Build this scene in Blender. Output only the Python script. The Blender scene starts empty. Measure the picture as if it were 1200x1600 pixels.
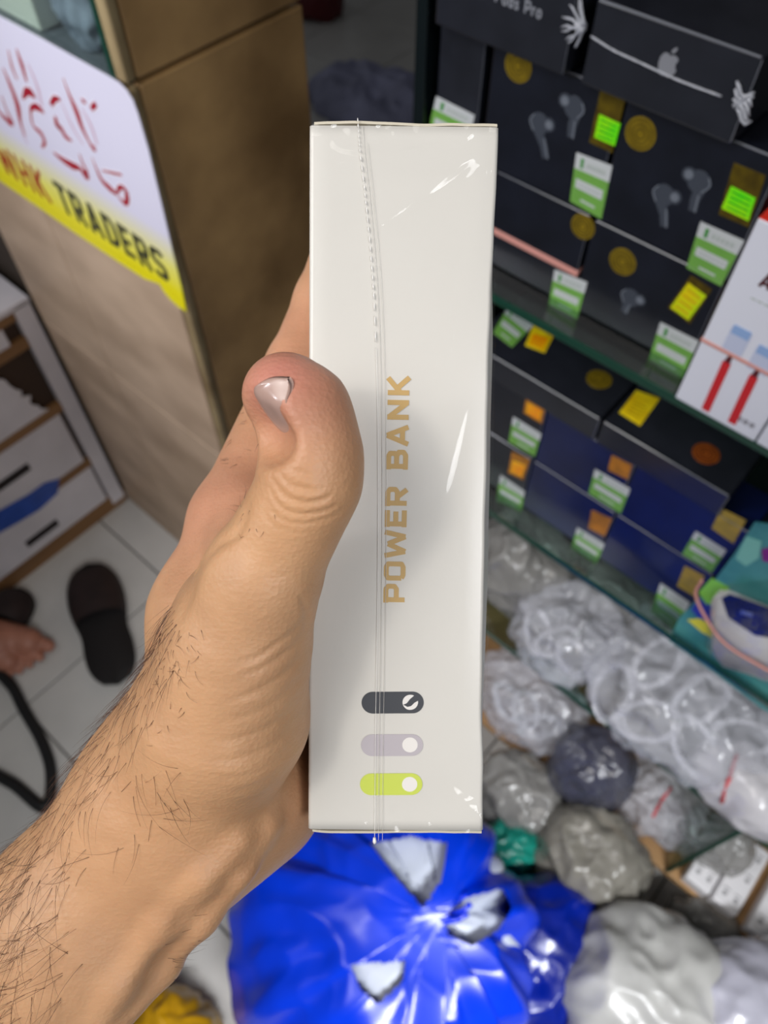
import bpy, bmesh, math, random
import numpy as np
from mathutils import Vector, Matrix, noise

random.seed(7)
rng = np.random.default_rng(7)
SC = bpy.context.scene
COL = SC.collection

# ---------------------------------------------------------------- camera, world, lights, exposure
FPX = 1202.0
PITCH, YAW, EYE = math.radians(56.3), math.radians(41.45), 1.6
cam_data = bpy.data.cameras.new('camera')
cam = bpy.data.objects.new('camera', cam_data)
COL.objects.link(cam)
cam.location = (0, 0, EYE)
cam.rotation_euler = (math.pi / 2 - PITCH, 0, YAW)
cam_data.sensor_fit = 'VERTICAL'
cam_data.sensor_height = 36.0
cam_data.lens = 36.0 * FPX / 1600.0
cam_data.clip_start = 0.01
cam_data.dof.use_dof = True
cam_data.dof.focus_distance = 0.198
cam_data.dof.aperture_fstop = 14.5
SC.camera = cam

world = bpy.data.worlds.new('shop_ambient')
SC.world = world
world.use_nodes = True
world.node_tree.nodes['Background'].inputs[0].default_value = (0.92, 0.95, 1.0, 1)
world.node_tree.nodes['Background'].inputs[1].default_value = 0.10


def lamp(name, loc, target, sx, sy, power, color, spread=180):
    d = bpy.data.lights.new(name, 'AREA')
    d.shape = 'RECTANGLE'
    d.size, d.size_y, d.energy, d.color = sx, sy, power, color
    d.spread = math.radians(spread)
    o = bpy.data.objects.new(name, d)
    COL.objects.link(o)
    o.location = loc
    o.rotation_euler = (Vector(target) - Vector(loc)).to_track_quat('-Z', 'Y').to_euler()
    return o


lamp('ceiling_panel', (-0.45, -0.62, 2.35), (-0.02, 0.15, 1.2), 1.1, 0.8, 2.5, (1.0, 0.97, 0.94), 70)
lamp('ceiling_spot', (-0.37, -0.77, 2.5), (-0.07, 0.08, 1.43), 0.16, 0.16, 1.5, (1.0, 0.94, 0.86), 120)
lamp('wall_lamp', (-1.35, -1.30, 2.2), (-0.80, 0.4, 1.24), 0.28, 0.28, 3.3, (0.93, 0.93, 1.0), 52)
lamp('floor_fill', (0.75, -0.35, 1.75), (0.07, 0.17, 0.05), 0.5, 0.12, 4.4, (0.95, 0.97, 1.0), 60)  # added fill for the floor and lower bags, cone kept narrow
lamp('box_fill', (0.82, -0.22, 2.2), (-0.06, 0.08, 1.40), 0.4, 0.4, 0.62, (0.96, 0.97, 1.0), 50)  # added fill from the right for box and hand, lifts the thumb shadow
SC.view_settings.view_transform = 'Standard'
SC.view_settings.look = 'None'
SC.view_settings.exposure = 0.0
SC.view_settings.gamma = 1.0
SC.view_settings.use_curve_mapping = False

# ---------------------------------------------------------------- view geometry helpers
_R = np.array([math.cos(YAW), math.sin(YAW), 0])
_FH = np.array([-math.sin(YAW), math.cos(YAW), 0])
_Z = np.array([0, 0, 1.0])
_F = _FH * math.cos(PITCH) - _Z * math.sin(PITCH)
_U = _FH * math.sin(PITCH) + _Z * math.cos(PITCH)
_C = np.array([0, 0, EYE])
CAMROT = np.stack([_R, _U, -_F], axis=1)          # camera space -> world


def on_plane(x, y, axis, val):
    """where the sight line of a photo pixel meets an axis-aligned plane of the shop"""
    d = (_R * (x - 600) + _U * (800 - y)) / FPX + _F
    return Vector(_C + d * ((val - _C[axis]) / d[axis]))


def at_depth(x, y, d):
    return Vector(_C + ((_R * (x - 600) + _U * (800 - y)) / FPX + _F) * d)


def to_px(P):
    q = np.asarray(P) - _C
    w = q @ _F
    return 600 + FPX * (q @ _R) / w, 800 - FPX * (q @ _U) / w


# ---------------------------------------------------------------- materials
def lin(c):
    if isinstance(c, str):
        c = tuple(int(c[i:i + 2], 16) / 255 for i in (0, 2, 4))
    return tuple(((v / 12.92) if v <= 0.04045 else ((v + 0.055) / 1.055) ** 2.4) for v in c) + (1,)


MATS = {}


def mat(name, color, rough=0.5, metal=0.0, var=0.0, vscale=20.0, bump=0.0, bscale=200.0, color2=None, spec=0.5, coat=0.0,
        trans=0.0, stretch=None, sheen=None):
    if name in MATS:
        return MATS[name]
    m = bpy.data.materials.new(name)
    m.use_nodes = True
    nt = m.node_tree
    b = nt.nodes['Principled BSDF']
    c = lin(color)
    b.inputs['Base Color'].default_value = c
    b.inputs['Roughness'].default_value = rough
    b.inputs['Metallic'].default_value = metal
    b.inputs['Specular IOR Level'].default_value = spec
    b.inputs['Coat Weight'].default_value = coat
    b.inputs['Coat Roughness'].default_value = 0.08
    tc = None
    if var or bump or color2:
        tc = nt.nodes.new('ShaderNodeTexCoord')
        mp = nt.nodes.new('ShaderNodeMapping')
        nt.links.new(tc.outputs['Object'], mp.inputs[0])
        if stretch:
            mp.inputs['Scale'].default_value = stretch
    if var or color2:
        n = nt.nodes.new('ShaderNodeTexNoise')
        n.inputs['Scale'].default_value = vscale
        n.inputs['Detail'].default_value = 6
        nt.links.new(mp.outputs[0], n.inputs['Vector'])
        r = nt.nodes.new('ShaderNodeValToRGB')
        r.color_ramp.elements[0].position = 0.32
        r.color_ramp.elements[1].position = 0.68
        if color2:
            c2 = lin(color2)
            r.color_ramp.elements[0].color = c
            r.color_ramp.elements[1].color = c2
        else:
            r.color_ramp.elements[0].color = tuple(max(0, v * (1 - var)) for v in c[:3]) + (1,)
            r.color_ramp.elements[1].color = tuple(min(1, v * (1 + var)) for v in c[:3]) + (1,)
        nt.links.new(n.outputs['Fac'], r.inputs[0])
        nt.links.new(r.outputs[0], b.inputs['Base Color'])
    if bump:
        n2 = nt.nodes.new('ShaderNodeTexNoise')
        n2.inputs['Scale'].default_value = bscale
        n2.inputs['Detail'].default_value = 5
        nt.links.new(mp.outputs[0], n2.inputs['Vector'])
        bp = nt.nodes.new('ShaderNodeBump')
        bp.inputs['Strength'].default_value = bump
        bp.inputs['Distance'].default_value = 0.002
        nt.links.new(n2.outputs['Fac'], bp.inputs['Height'])
        nt.links.new(bp.outputs[0], b.inputs['Normal'])
    if trans:                                     # thin clear plastic / glass: partly see-through sheet
        tr = nt.nodes.new('ShaderNodeBsdfTransparent')
        tr.inputs[0].default_value = (1, 1, 1, 1)
        mx = nt.nodes.new('ShaderNodeMixShader')
        mx.inputs[0].default_value = trans
        out = nt.nodes['Material Output']
        nt.links.new(b.outputs[0], mx.inputs[1])
        nt.links.new(tr.outputs[0], mx.inputs[2])
        nt.links.new(mx.outputs[0], out.inputs[0])
    MATS[name] = m
    return m


def film_mat(name, tint=(1, 1, 1), gloss_rough=0.07, ior=1.45, strength=1.0):
    """clear film: mirrors by Fresnel, otherwise lets everything through"""
    if name in MATS:
        return MATS[name]
    m = bpy.data.materials.new(name)
    m.use_nodes = True
    nt = m.node_tree
    nt.nodes.remove(nt.nodes['Principled BSDF'])
    tr = nt.nodes.new('ShaderNodeBsdfTransparent')
    tr.inputs[0].default_value = tint + (1,)
    gl = nt.nodes.new('ShaderNodeBsdfGlossy')
    gl.inputs['Roughness'].default_value = gloss_rough
    fr = nt.nodes.new('ShaderNodeFresnel')
    ge = nt.nodes.new('ShaderNodeNewGeometry')
    io = nt.nodes.new('ShaderNodeMapRange')       # a thin sheet mirrors alike from both sides
    io.inputs['To Min'].default_value = ior
    io.inputs['To Max'].default_value = 1 / ior
    nt.links.new(ge.outputs['Backfacing'], io.inputs[0])
    nt.links.new(io.outputs[0], fr.inputs['IOR'])
    ml = nt.nodes.new('ShaderNodeMath')
    ml.operation = 'MULTIPLY'
    ml.inputs[1].default_value = strength
    ml.use_clamp = True
    mx = nt.nodes.new('ShaderNodeMixShader')
    nt.links.new(fr.outputs[0], ml.inputs[0])
    nt.links.new(ml.outputs[0], mx.inputs[0])
    nt.links.new(tr.outputs[0], mx.inputs[1])
    nt.links.new(gl.outputs[0], mx.inputs[2])
    nt.links.new(mx.outputs[0], nt.nodes['Material Output'].inputs[0])
    MATS[name] = m
    return m


# ---------------------------------------------------------------- mesh helpers
def tag(o, label=None, cat=None, group=None, kind=None):
    for k, v in (('label', label), ('category', cat), ('group', group), ('kind', kind)):
        if v:
            o[k] = v
    return o


def link(name, me, material=None, parent=None, smooth=False):
    o = bpy.data.objects.new(name, me)
    COL.objects.link(o)
    if material:
        me.materials.append(material)
    if smooth:
        me.polygons.foreach_set('use_smooth', np.ones(len(me.polygons), dtype=bool))
    if parent:
        o.parent = parent
        o.matrix_parent_inverse = parent.matrix_world.inverted()
    return o


def mesh(name, V, Fc, material=None, parent=None, smooth=False):
    me = bpy.data.meshes.new(name)
    me.from_pydata([tuple(v) for v in V], [], [tuple(f) for f in Fc])
    me.update()
    return link(name, me, material, parent, smooth)


def empty(name, loc, label=None, cat=None, group=None):
    o = bpy.data.objects.new(name, None)
    COL.objects.link(o)
    o.location = loc
    o.empty_display_size = 0.02
    bpy.context.view_layer.update()
    return tag(o, label, cat, group)


class MB:
    """collects shapes into one bmesh"""

    def __init__(self):
        self.bm = bmesh.new()

    def box(self, lo, hi, bev=0.0, seg=2):
        lo, hi = Vector(lo), Vector(hi)
        r = bmesh.ops.create_cube(self.bm, size=1.0)
        for v in r['verts']:
            v.co = Vector(((v.co[i] + 0.5) * (hi[i] - lo[i]) + lo[i]) for i in range(3))
        if bev:
            es = list({e for v in r['verts'] for e in v.link_edges})
            bmesh.ops.bevel(self.bm, geom=es, offset=bev, segments=seg, affect='EDGES', profile=0.5)
        return self

    def tube(self, pts, r, n=6, closed=False):
        pts = [Vector(p) for p in pts]
        rings = []
        m = len(pts)
        up = Vector((0.31, 0.17, 0.93))
        for i, p in enumerate(pts):
            a = pts[(i - 1) % m] if (closed or i > 0) else pts[0]
            b = pts[(i + 1) % m] if (closed or i < m - 1) else pts[-1]
            t = (b - a).normalized()
            s = t.cross(up)
            if s.length < 1e-4:
                s = t.cross(Vector((1, 0, 0)))
            s.normalize()
            w = s.cross(t)
            rr = r[i] if hasattr(r, '__len__') else r
            rings.append([self.bm.verts.new(p + (s * math.cos(2 * math.pi * k / n) + w * math.sin(2 * math.pi * k / n)) * rr) for k in range(n)])
        for i in range(m if closed else m - 1):
            A, B = rings[i], rings[(i + 1) % m]
            for k in range(n):
                self.bm.faces.new((A[k], A[(k + 1) % n], B[(k + 1) % n], B[k]))
        if not closed:
            self.bm.faces.new(rings[0][::-1])
            self.bm.faces.new(rings[-1])
        return self

    def poly(self, pts, nrm, thick):
        """flat polygon with a small thickness along nrm"""
        nrm = Vector(nrm)
        top = [self.bm.verts.new(Vector(p) + nrm * thick) for p in pts]
        bot = [self.bm.verts.new(Vector(p)) for p in pts]
        n = len(pts)
        f = self.bm.faces.new(top)
        for i in range(n):
            self.bm.faces.new((bot[i], bot[(i + 1) % n], top[(i + 1) % n], top[i]))
        return self

    def build(self, name, material=None, parent=None, smooth=False):
        bmesh.ops.recalc_face_normals(self.bm, faces=self.bm.faces[:])
        me = bpy.data.meshes.new(name)
        self.bm.to_mesh(me)
        self.bm.free()
        return link(name, me, material, parent, smooth)


def circle(c, ax, ay, r, n=28, ry=None):
    c, ax, ay = Vector(c), Vector(ax), Vector(ay)
    return [c + ax * r * math.cos(2 * math.pi * k / n) + ay * (ry or r) * math.sin(2 * math.pi * k / n) for k in range(n)]


def stroke(mb, pts, widths, nrm, thick=0.0003):
    """a brush stroke of changing width as quads lying in a plane"""
    pts = [Vector(p) for p in pts]
    nrm = Vector(nrm)
    L, Rr = [], []
    for i, p in enumerate(pts):
        t = pts[min(i + 1, len(pts) - 1)] - pts[max(i - 1, 0)]
        s = t.cross(nrm).normalized()
        w = widths[i] if hasattr(widths, '__len__') else widths
        L.append(p + s * w / 2)
        Rr.append(p - s * w / 2)
    for i in range(len(pts) - 1):
        mb.poly([L[i], L[i + 1], Rr[i + 1], Rr[i]], nrm, thick)


def spline(pts, n=8):
    """Catmull-Rom through the points"""
    P = [Vector(p) for p in pts]
    P = [P[0] * 2 - P[1]] + P + [P[-1] * 2 - P[-2]]
    out = []
    for i in range(1, len(P) - 2):
        for k in range(n):
            t = k / n
            a, b, c, d = P[i - 1], P[i], P[i + 1], P[i + 2]
            out.append(0.5 * (2 * b + (c - a) * t + (2 * a - 5 * b + 4 * c - d) * t * t + (3 * b - a - 3 * c + d) * t ** 3))
    out.append(P[-2])
    return out


# block letters on a unit-high grid (stroke centre lines), used for the flat print
GLYPH = {
    'P': (0.62, [[(0.1, 0), (0.1, 1)], [(0, 0.9), (0.45, 0.9), (0.54, 0.8), (0.54, 0.5), (0.45, 0.4), (0.1, 0.4)]]),
    'O': (0.66, [[(0.1, 0.18), (0.1, 0.82), (0.2, 0.9), (0.46, 0.9), (0.56, 0.82), (0.56, 0.18), (0.46, 0.1), (0.2, 0.1), (0.1, 0.18)]]),
    'W': (0.92, [[(0.08, 1), (0.22, 0.02)], [(0.22, 0.02), (0.46, 0.85)], [(0.46, 0.85), (0.70, 0.02)], [(0.70, 0.02), (0.84, 1)]]),
    'E': (0.58, [[(0.1, 0), (0.1, 1)], [(0, 0.9), (0.54, 0.9)], [(0.1, 0.5), (0.5, 0.5)], [(0, 0.1), (0.54, 0.1)]]),
    'R': (0.64, [[(0.1, 0), (0.1, 1)], [(0, 0.9), (0.45, 0.9), (0.54, 0.8), (0.54, 0.55), (0.45, 0.45), (0.1, 0.45)], [(0.3, 0.45), (0.54, 0)]]),
    'B': (0.64, [[(0.1, 0), (0.1, 1)], [(0, 0.9), (0.42, 0.9), (0.51, 0.82), (0.51, 0.6), (0.43, 0.52), (0.1, 0.52)],
                 [(0.43, 0.52), (0.55, 0.42), (0.55, 0.2), (0.45, 0.1), (0, 0.1)]]),
    'A': (0.74, [[(0.08, 0), (0.35, 1)], [(0.35, 1), (0.62, 0)], [(0.15, 0.27), (0.55, 0.27)]]),
    'N': (0.68, [[(0.1, 0), (0.1, 1)], [(0.1, 0.93), (0.56, 0.07)], [(0.56, 0), (0.56, 1)]]),
    'K': (0.68, [[(0.1, 0), (0.1, 1)], [(0.1, 0.4), (0.56, 1)], [(0.24, 0.56), (0.58, 0)]]),
    'H': (0.68, [[(0.1, 0), (0.1, 1)], [(0.56, 0), (0.56, 1)], [(0.1, 0.5), (0.56, 0.5)]]),
    'T': (0.62, [[(0.3, 0), (0.3, 1)], [(0, 0.9), (0.6, 0.9)]]),
    'D': (0.66, [[(0.1, 0), (0.1, 1)], [(0, 0.9), (0.4, 0.9), (0.56, 0.72), (0.56, 0.28), (0.4, 0.1), (0, 0.1)]]),
    'S': (0.62, [[(0.56, 0.8), (0.46, 0.9), (0.16, 0.9), (0.08, 0.8), (0.08, 0.62), (0.16, 0.54), (0.44, 0.46), (0.53, 0.38), (0.53, 0.2), (0.44, 0.1), (0.14, 0.1), (0.04, 0.2)]]),
    'I': (0.24, [[(0.1, 0), (0.1, 1)]]),
    'a': (0.5, [[(0.42, 0), (0.42, 0.6)], [(0.42, 0.5), (0.3, 0.62), (0.12, 0.55), (0.06, 0.3), (0.14, 0.06), (0.32, 0.05), (0.42, 0.2)]]),
    'i': (0.22, [[(0.1, 0), (0.1, 0.62)], [(0.1, 0.78), (0.1, 0.92)]]),
    'r': (0.38, [[(0.1, 0), (0.1, 0.62)], [(0.1, 0.42), (0.2, 0.58), (0.36, 0.6)]]),
    'o': (0.56, [[(0.1, 0.16), (0.1, 0.46), (0.2, 0.58), (0.36, 0.58), (0.46, 0.46), (0.46, 0.16), (0.36, 0.04), (0.2, 0.04), (0.1, 0.16)]]),
    'd': (0.54, [[(0.44, 0), (0.44, 1)], [(0.44, 0.5), (0.3, 0.6), (0.12, 0.52), (0.08, 0.3), (0.14, 0.08), (0.3, 0.04), (0.44, 0.14)]]),
    's': (0.44, [[(0.38, 0.5), (0.28, 0.58), (0.12, 0.55), (0.1, 0.42), (0.34, 0.24), (0.34, 0.1), (0.22, 0.04), (0.06, 0.1)]]),
    ' ': (0.36, []),
}


def lettering(mb, text, origin, ax, ay, h, weight, nrm, gap=0.12, wmul=1.0, thick=0.0002):
    origin, ax, ay = Vector(origin), Vector(ax), Vector(ay)
    x = 0.0
    for ch in text:
        w, lines = GLYPH[ch]
        for ln in lines:
            P = [origin + ax * ((x + px * wmul) * h) + ay * (py * h) for px, py in ln]
            for a, b_ in zip(P[:-1], P[1:]):       # each piece of ink a hair above the last, so none shades another
                thick += 1.5e-6
                stroke(mb, [a, b_], weight * h, nrm, thick)
            for p in P[1:-1]:                      # round the joints of bent strokes
                thick += 1.5e-6
                mb.poly(circle(p, ax, ay, weight * h / 2, 12), nrm, thick)
        x += w * wmul + gap
    return x * h


def text_width(text, gap=0.12, wmul=1.0):
    return sum(GLYPH[c][0] * wmul + gap for c in text) - gap

# ================================================================ SETTING
M_GROUT = mat('tile_grout', '55524e', 0.8)
M_TILE = mat('floor_tile', 'c9c6c1', 0.28, var=0.10, vscale=5, bump=0.03, bscale=60)
MB().box((-3.4, -1.2, -0.05), (1.4, 3.6, -0.004)).build('floor', M_GROUT)
floor = bpy.data.objects['floor']
tag(floor, kind='structure')
tile_c = on_plane(448, 1563, 2, 0)
TS = 0.40
tile_me = None
for i in range(-8, 4):
    for j in range(-3, 9):
        x, y = tile_c.x + i * TS, tile_c.y + j * TS
        if x < -3.4 or y > 3.3:
            continue
        if tile_me is None:
            o = MB().box((0.002, 0.002, -0.006), (TS - 0.002, TS - 0.002, 0.0), 0.0012, 1).build('tile', M_TILE)
            tile_me = o.data
        else:
            o = link('tile', tile_me)
        o.location = (x, y, 0)
        o.parent = floor
wall = MB().box((-3.4, 3.5, -0.05), (1.4, 3.6, 2.7)).build('wall_back', mat('dark_wall', '2b2726', 0.8, var=0.2, vscale=3))
tag(wall, kind='structure')
wr = MB().box((-0.432, 0.93, -0.05), (1.4, 0.99, 2.7)).build('wall_right', mat('shop_wall', '4a4744', 0.8))
tag(wr, kind='structure')

# ---------------------------------------------------------------- stone-clad counter at the left
M_STONE_D = mat('stone_dark', '8a6a42', 0.5, vscale=7, color2='caa26b', bump=0.35, bscale=30)
M_STONE_L = mat('stone_light', 'cdb398', 0.5, vscale=11, color2='a68d74', bump=0.2, bscale=40, stretch=(0.5, 1, 1))
M_STONE_E = mat('stone_edge', 'a3906a', 0.55, vscale=14, color2='7a6544')
M_GLASS_E = mat('green_glass_edge', '0b3a2c', 0.12, spec=0.8)
M_GLASS = film_mat('clear_glass', (0.90, 0.96, 0.93), 0.03, 1.45)
counter = empty('display_counter', (-0.95, 0.53, 0), 'stone-clad shop counter with a dark tiled end beside the passage', 'counter')
MB().box((-1.6, 0.412, 0), (-0.702, 0.635, 1.196)).box((-0.715, 0.412, 1.196), (-0.702, 0.635, 1.9)).build('body', mat('counter_core', '3a2f24', 0.8), counter)
# end face: large slabs, joint at z = 1.205
for z0, z1 in ((0.0, 0.60), (0.603, 1.203), (1.208, 1.9)):
    MB().box((-0.702, 0.418, z0), (-0.690, 0.645, z1), 0.0025, 2).build('tile', M_STONE_D, counter)
for z0, z1 in ((0.0, 0.60), (0.603, 1.203), (1.208, 1.9)):
    MB().box((-0.706, 0.403, z0), (-0.6885, 0.4165, z1), 0.004, 3).build('edge_trim', M_STONE_E, counter)
for x0, x1 in ((-1.215, -1.002), (-1.0, -0.708)):
    for z0, z1 in ((0.0, 0.60), (0.602, 1.196)):
        MB().box((x0, 0.403, z0), (x1, 0.412, z1), 0.0015, 1).build('tile', M_STONE_L, counter)
MB().box((-1.6, 0.404, 1.197), (-0.716, 0.635, 1.205)).build('deck', mat('counter_deck', '6a6d76', 0.4), counter)
MB().box((-1.6, 0.404, 1.2055), (-0.7145, 0.4095, 1.9)).build('front_pane', M_GLASS, counter)
MB().box((-0.7143, 0.4035, 1.2055), (-0.7065, 0.4115, 1.9)).build('pane_edge', M_GLASS_E, counter)

# things on the counter deck, behind the glass
def wrinkled(P, amp, freq, seed, ridge=0.5):
    q = Vector(P) * freq + Vector((seed * 3.1, seed * 1.7, seed * 0.9))
    a = noise.fractal(q, 1.0, 2.0, 3)
    b = 1 - abs(noise.noise(q * 0.9 + Vector((5, 2, 9)))) * 2.2
    return amp * ((1 - ridge) * a + ridge * (b - 0.5))


def blob(name, c, rad, material, seed, amp=0.012, freq=18, ridge=0.6, flat=None, knot=None, nu=72, nv=44, holes=None, fold=12, parent=None, crumple=1.0):
    """bag of thin plastic: a wrinkled closed sack, gathered to a knot on top, flat where it stands"""
    c, rad = Vector(c), Vector(rad)
    V, Fc = [], []
    nu, nv = int(nu * 1.5), int(nv * 1.5)
    for j in range(nv + 1):
        ph = math.pi * j / nv
        for i in range(nu):
            th = 2 * math.pi * i / nu
            sgn = math.copysign(abs(math.cos(ph)) ** 0.8, math.cos(ph))
            d = Vector((math.sin(ph) ** 0.75 * math.cos(th), math.sin(ph) ** 0.75 * math.sin(th), sgn))
            P = Vector((d.x * rad.x, d.y * rad.y, d.z * rad.z))
            k = 1.0
            if knot:                               # folds run to the knot
                top = max(0.0, 1 - ph / (math.pi * 0.62))
                k = 1 + 0.10 * top * math.sin(fold * th + 3 * noise.noise(Vector((math.cos(th) * 1.5, math.sin(th) * 1.5, seed)))) + 0.05 * top * math.sin(2.3 * fold * th + seed)
                P += Vector((knot[0], knot[1], 0)) * top ** 1.4 + Vector((0, 0, knot[2])) * top ** 4
            n = d.normalized()
            P = Vector((P.x * k, P.y * k, P.z)) + n * (wrinkled(P, amp, freq, seed, ridge) + crumple * wrinkled(Vector((P.x * 1.0, P.y * 1.0, P.z * 0.45)), amp * 0.55, freq * 2.6, seed + 5, 0.9))
            P += c
            if flat is not None and P.z < flat:
                P.z = flat + 0.0004 * (1 + math.sin(th * 5))
            V.append(P)
    for j in range(nv):
        for i in range(nu):
            f = (j * nu + i, (j + 1) * nu + i, (j + 1) * nu + (i + 1) % nu, j * nu + (i + 1) % nu)
            if holes:
                m = sum((V[q] for q in f), Vector()) / 4
                if holes(m):
                    continue
            Fc.append(f)
    return mesh(name, V, Fc, material, parent, True)


gm = on_plane(150, 60, 1, 0.47)
o = blob('plastic_bag', (-0.785, 0.462, 1.245), (0.055, 0.048, 0.06), mat('slate_plastic', '8a90a2', 0.32, var=0.3, vscale=16), 4, 0.008, 30, flat=1.2058)
tag(o, 'slate grey plastic bag lying behind the glass above the sign', 'bag')
wb = MB().box((-0.935, 0.413, 1.2055), (-0.846, 0.440, 1.246), 0.003).build('white_carton', mat('white_card', 'd9d7d0', 0.5))
tag(wb, 'small plain white carton behind the glass above the sign', 'carton')
o = MB().box((-1.04, 0.415, 1.2055), (-0.945, 0.48, 1.262), 0.004).build('blue_carton', mat('blue_card', '2e4f9c', 0.45))
tag(o, 'small blue carton behind the glass at the far left above the sign', 'carton')

# ---------------------------------------------------------------- the sign stuck on the counter
m = bpy.data.materials.new('sign_print')
m.use_nodes = True
nt = m.node_tree
tc = nt.nodes.new('ShaderNodeTexCoord')
sx = nt.nodes.new('ShaderNodeSeparateXYZ')
nz = nt.nodes.new('ShaderNodeTexNoise')
nz.inputs['Scale'].default_value = 6
mr = nt.nodes.new('ShaderNodeMapRange')
mr.inputs['From Min'].default_value = 0.92
mr.inputs['From Max'].default_value = 1.06
rp = nt.nodes.new('ShaderNodeValToRGB')
rp.color_ramp.elements[0].position = 0.22
rp.color_ramp.elements[0].color = lin('f2e600')
rp.color_ramp.elements[1].position = 0.86
rp.color_ramp.elements[1].color = lin('dedbec')
e = rp.color_ramp.elements.new(0.50)
e.color = lin('ece672')
nt.links.new(tc.outputs['Object'], sx.inputs[0])
nt.links.new(sx.outputs[2], mr.inputs[0])
nt.links.new(mr.outputs[0], rp.inputs[0])
b = nt.nodes['Principled BSDF']
nt.links.new(rp.outputs[0], b.inputs['Base Color'])
b.inputs['Roughness'].default_value = 0.35
YS = 0.4028                                       # the sign's back sits on the tile faces


def sg(x, y, lift=0.0):
    p = on_plane(x, y, 1, YS - 0.0012)
    p.y = YS - 0.0012 - lift
    return p


out = [(-180, -85), (0, 26), (60, 58), (120, 92), (165, 117), (185, 129), (198, 142), (208, 158), (216, 180), (232, 235), (250, 310), (270, 395), (284, 452), (291, 487),
       (279, 480), (266, 468), (256, 456), (249, 444), (238, 440), (226, 436), (180, 406), (120, 366), (60, 324), (0, 283), (-180, 160)]
mbs = MB()
mbs.poly([sg(*p) + Vector((0, 0.0012, 0)) for p in out], (0, -1, 0), 0.0012)
sign = mbs.build('shop_sign', m)
tag(sign, 'white and yellow sign with red script and TRADERS lettering on the counter front', 'sign')
RED = mat('sign_red', 'a3122a', 0.4)
DKINK = mat('sign_ink', '3a3a24', 0.45)
WHITEOUT = mat('sign_white', 'efedf4', 0.4)
K = 0.00078                                       # metres per photo pixel on the sign
strokes = [                                       # (points in photo pixels, widths in photo pixels) brush script
    ([(26, 76), (34, 100), (42, 128)], [2, 7, 3]),
    ([(13, 78), (19, 104), (27, 124)], [1, 4, 3]),
    ([(5, 106), (16, 132), (27, 162), (32, 190), (40, 212)], [2, 7, 9, 5, 2]),
    ([(-12, 160), (2, 178), (14, 190), (21, 196)], [4, 6, 10, 3]),
    ([(3, 150), (10, 170), (20, 192)], [2, 3, 7]),
    ([(36, 154), (42, 143), (50, 146), (56, 154)], [3, 8, 11, 3]),
    ([(48, 176), (50, 168), (60, 168), (69, 176)], [3, 5, 9, 4]),
    ([(48, 176), (52, 196), (64, 208), (70, 222), (66, 230)], [3, 4, 8, 5, 3]),
    ([(80, 164), (86, 154), (94, 155)], [5, 6, 4]),
    ([(99, 122), (108, 146), (119, 172), (128, 198), (140, 222), (147, 232), (150, 236)], [1, 4, 9, 7, 4, 9, 3]),
    ([(128, 156), (134, 160)], [5, 4]),
    ([(143, 170), (150, 162)], [5, 5]),
    ([(87, 182), (90, 196), (96, 200), (102, 212), (112, 220)], [4, 9, 6, 8, 3]),
    ([(84, 238), (96, 248), (112, 258), (124, 262), (134, 274), (138, 272)], [3, 7, 10, 6, 11, 3]),
    ([(124, 240), (130, 256), (137, 270)], [2, 4, 7]),
    ([(144, 246), (152, 266), (160, 282), (172, 294), (184, 304)], [1, 4, 7, 9, 5]),
    ([(184, 300), (188, 292), (196, 296), (199, 308), (196, 318), (186, 308)], [5, 5, 6, 7, 6, 4]),
    ([(160, 266), (176, 270), (190, 273)], [2, 3, 3]),
]
for pts, wd in strokes:
    sp = spline([sg(*p) for p in pts], 4)
    ww = np.interp(np.linspace(0, len(pts) - 1, len(sp)), range(len(pts)), wd)
    red, halo = MB(), MB()
    stroke(red, sp, [max(w * 1.5, 2.6) * K for w in ww], (0, -1, 0), 0.0004)
    stroke(halo, sp, [(max(w * 1.5, 2.6) + 4) * K for w in ww], (0, -1, 0), 0.0002)
    r_ = red.build('script_stroke', RED, sign)
    halo.build('stroke_outline', WHITEOUT, r_)
# pale brush shadows beside the tall letters
for pts, wd in [([(44, 100), (58, 134), (66, 168)], [3, 6, 4]), ([(128, 170), (142, 196), (152, 226)], [3, 6, 4]), ([(96, 160), (112, 196), (130, 226)], [2, 5, 3]), ([(30, 190), (38, 214), (44, 226)], [3, 4, 2])]:
    sp = spline([sg(*p) for p in pts], 4)
    sh = MB()
    stroke(sh, sp, [w * K for w in np.interp(np.linspace(0, len(pts) - 1, len(sp)), range(len(pts)), wd)], (0, -1, 0), 0.0001)
    sh.build('script_shadow', mat('sign_rose', 'c9a4b4', 0.4), sign)


def sign_words(name, text, p0, p1, cap, weight, material):
    a, b_ = sg(*p0), sg(*p1)
    b_.z = a.z
    L = (b_ - a).length
    wm = (L / cap - 0.14 * (len(text) - 1)) / sum(GLYPH[c][0] for c in text)
    ltr = MB()
    lettering(ltr, text, a, (b_ - a).normalized(), (0, 0, 1), cap, weight, (0, -1, 0), 0.14, wm, thick=0.0004)
    return ltr.build(name, material, sign)


cap = (sg(251, 392).z - sg(262, 440).z)
sign_words('lettering', 'TRADERS', (100, 330), (266, 442), cap, 0.17, DKINK)
sign_words('lettering', 'WHK', (8, 268), (84, 320), cap, 0.15, mat('sign_rust', 'a8421c', 0.45))

# ---------------------------------------------------------------- white drawer unit
XD = -1.22


def dz(x, y):
    return on_plane(x, y, 0, XD).z


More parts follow.
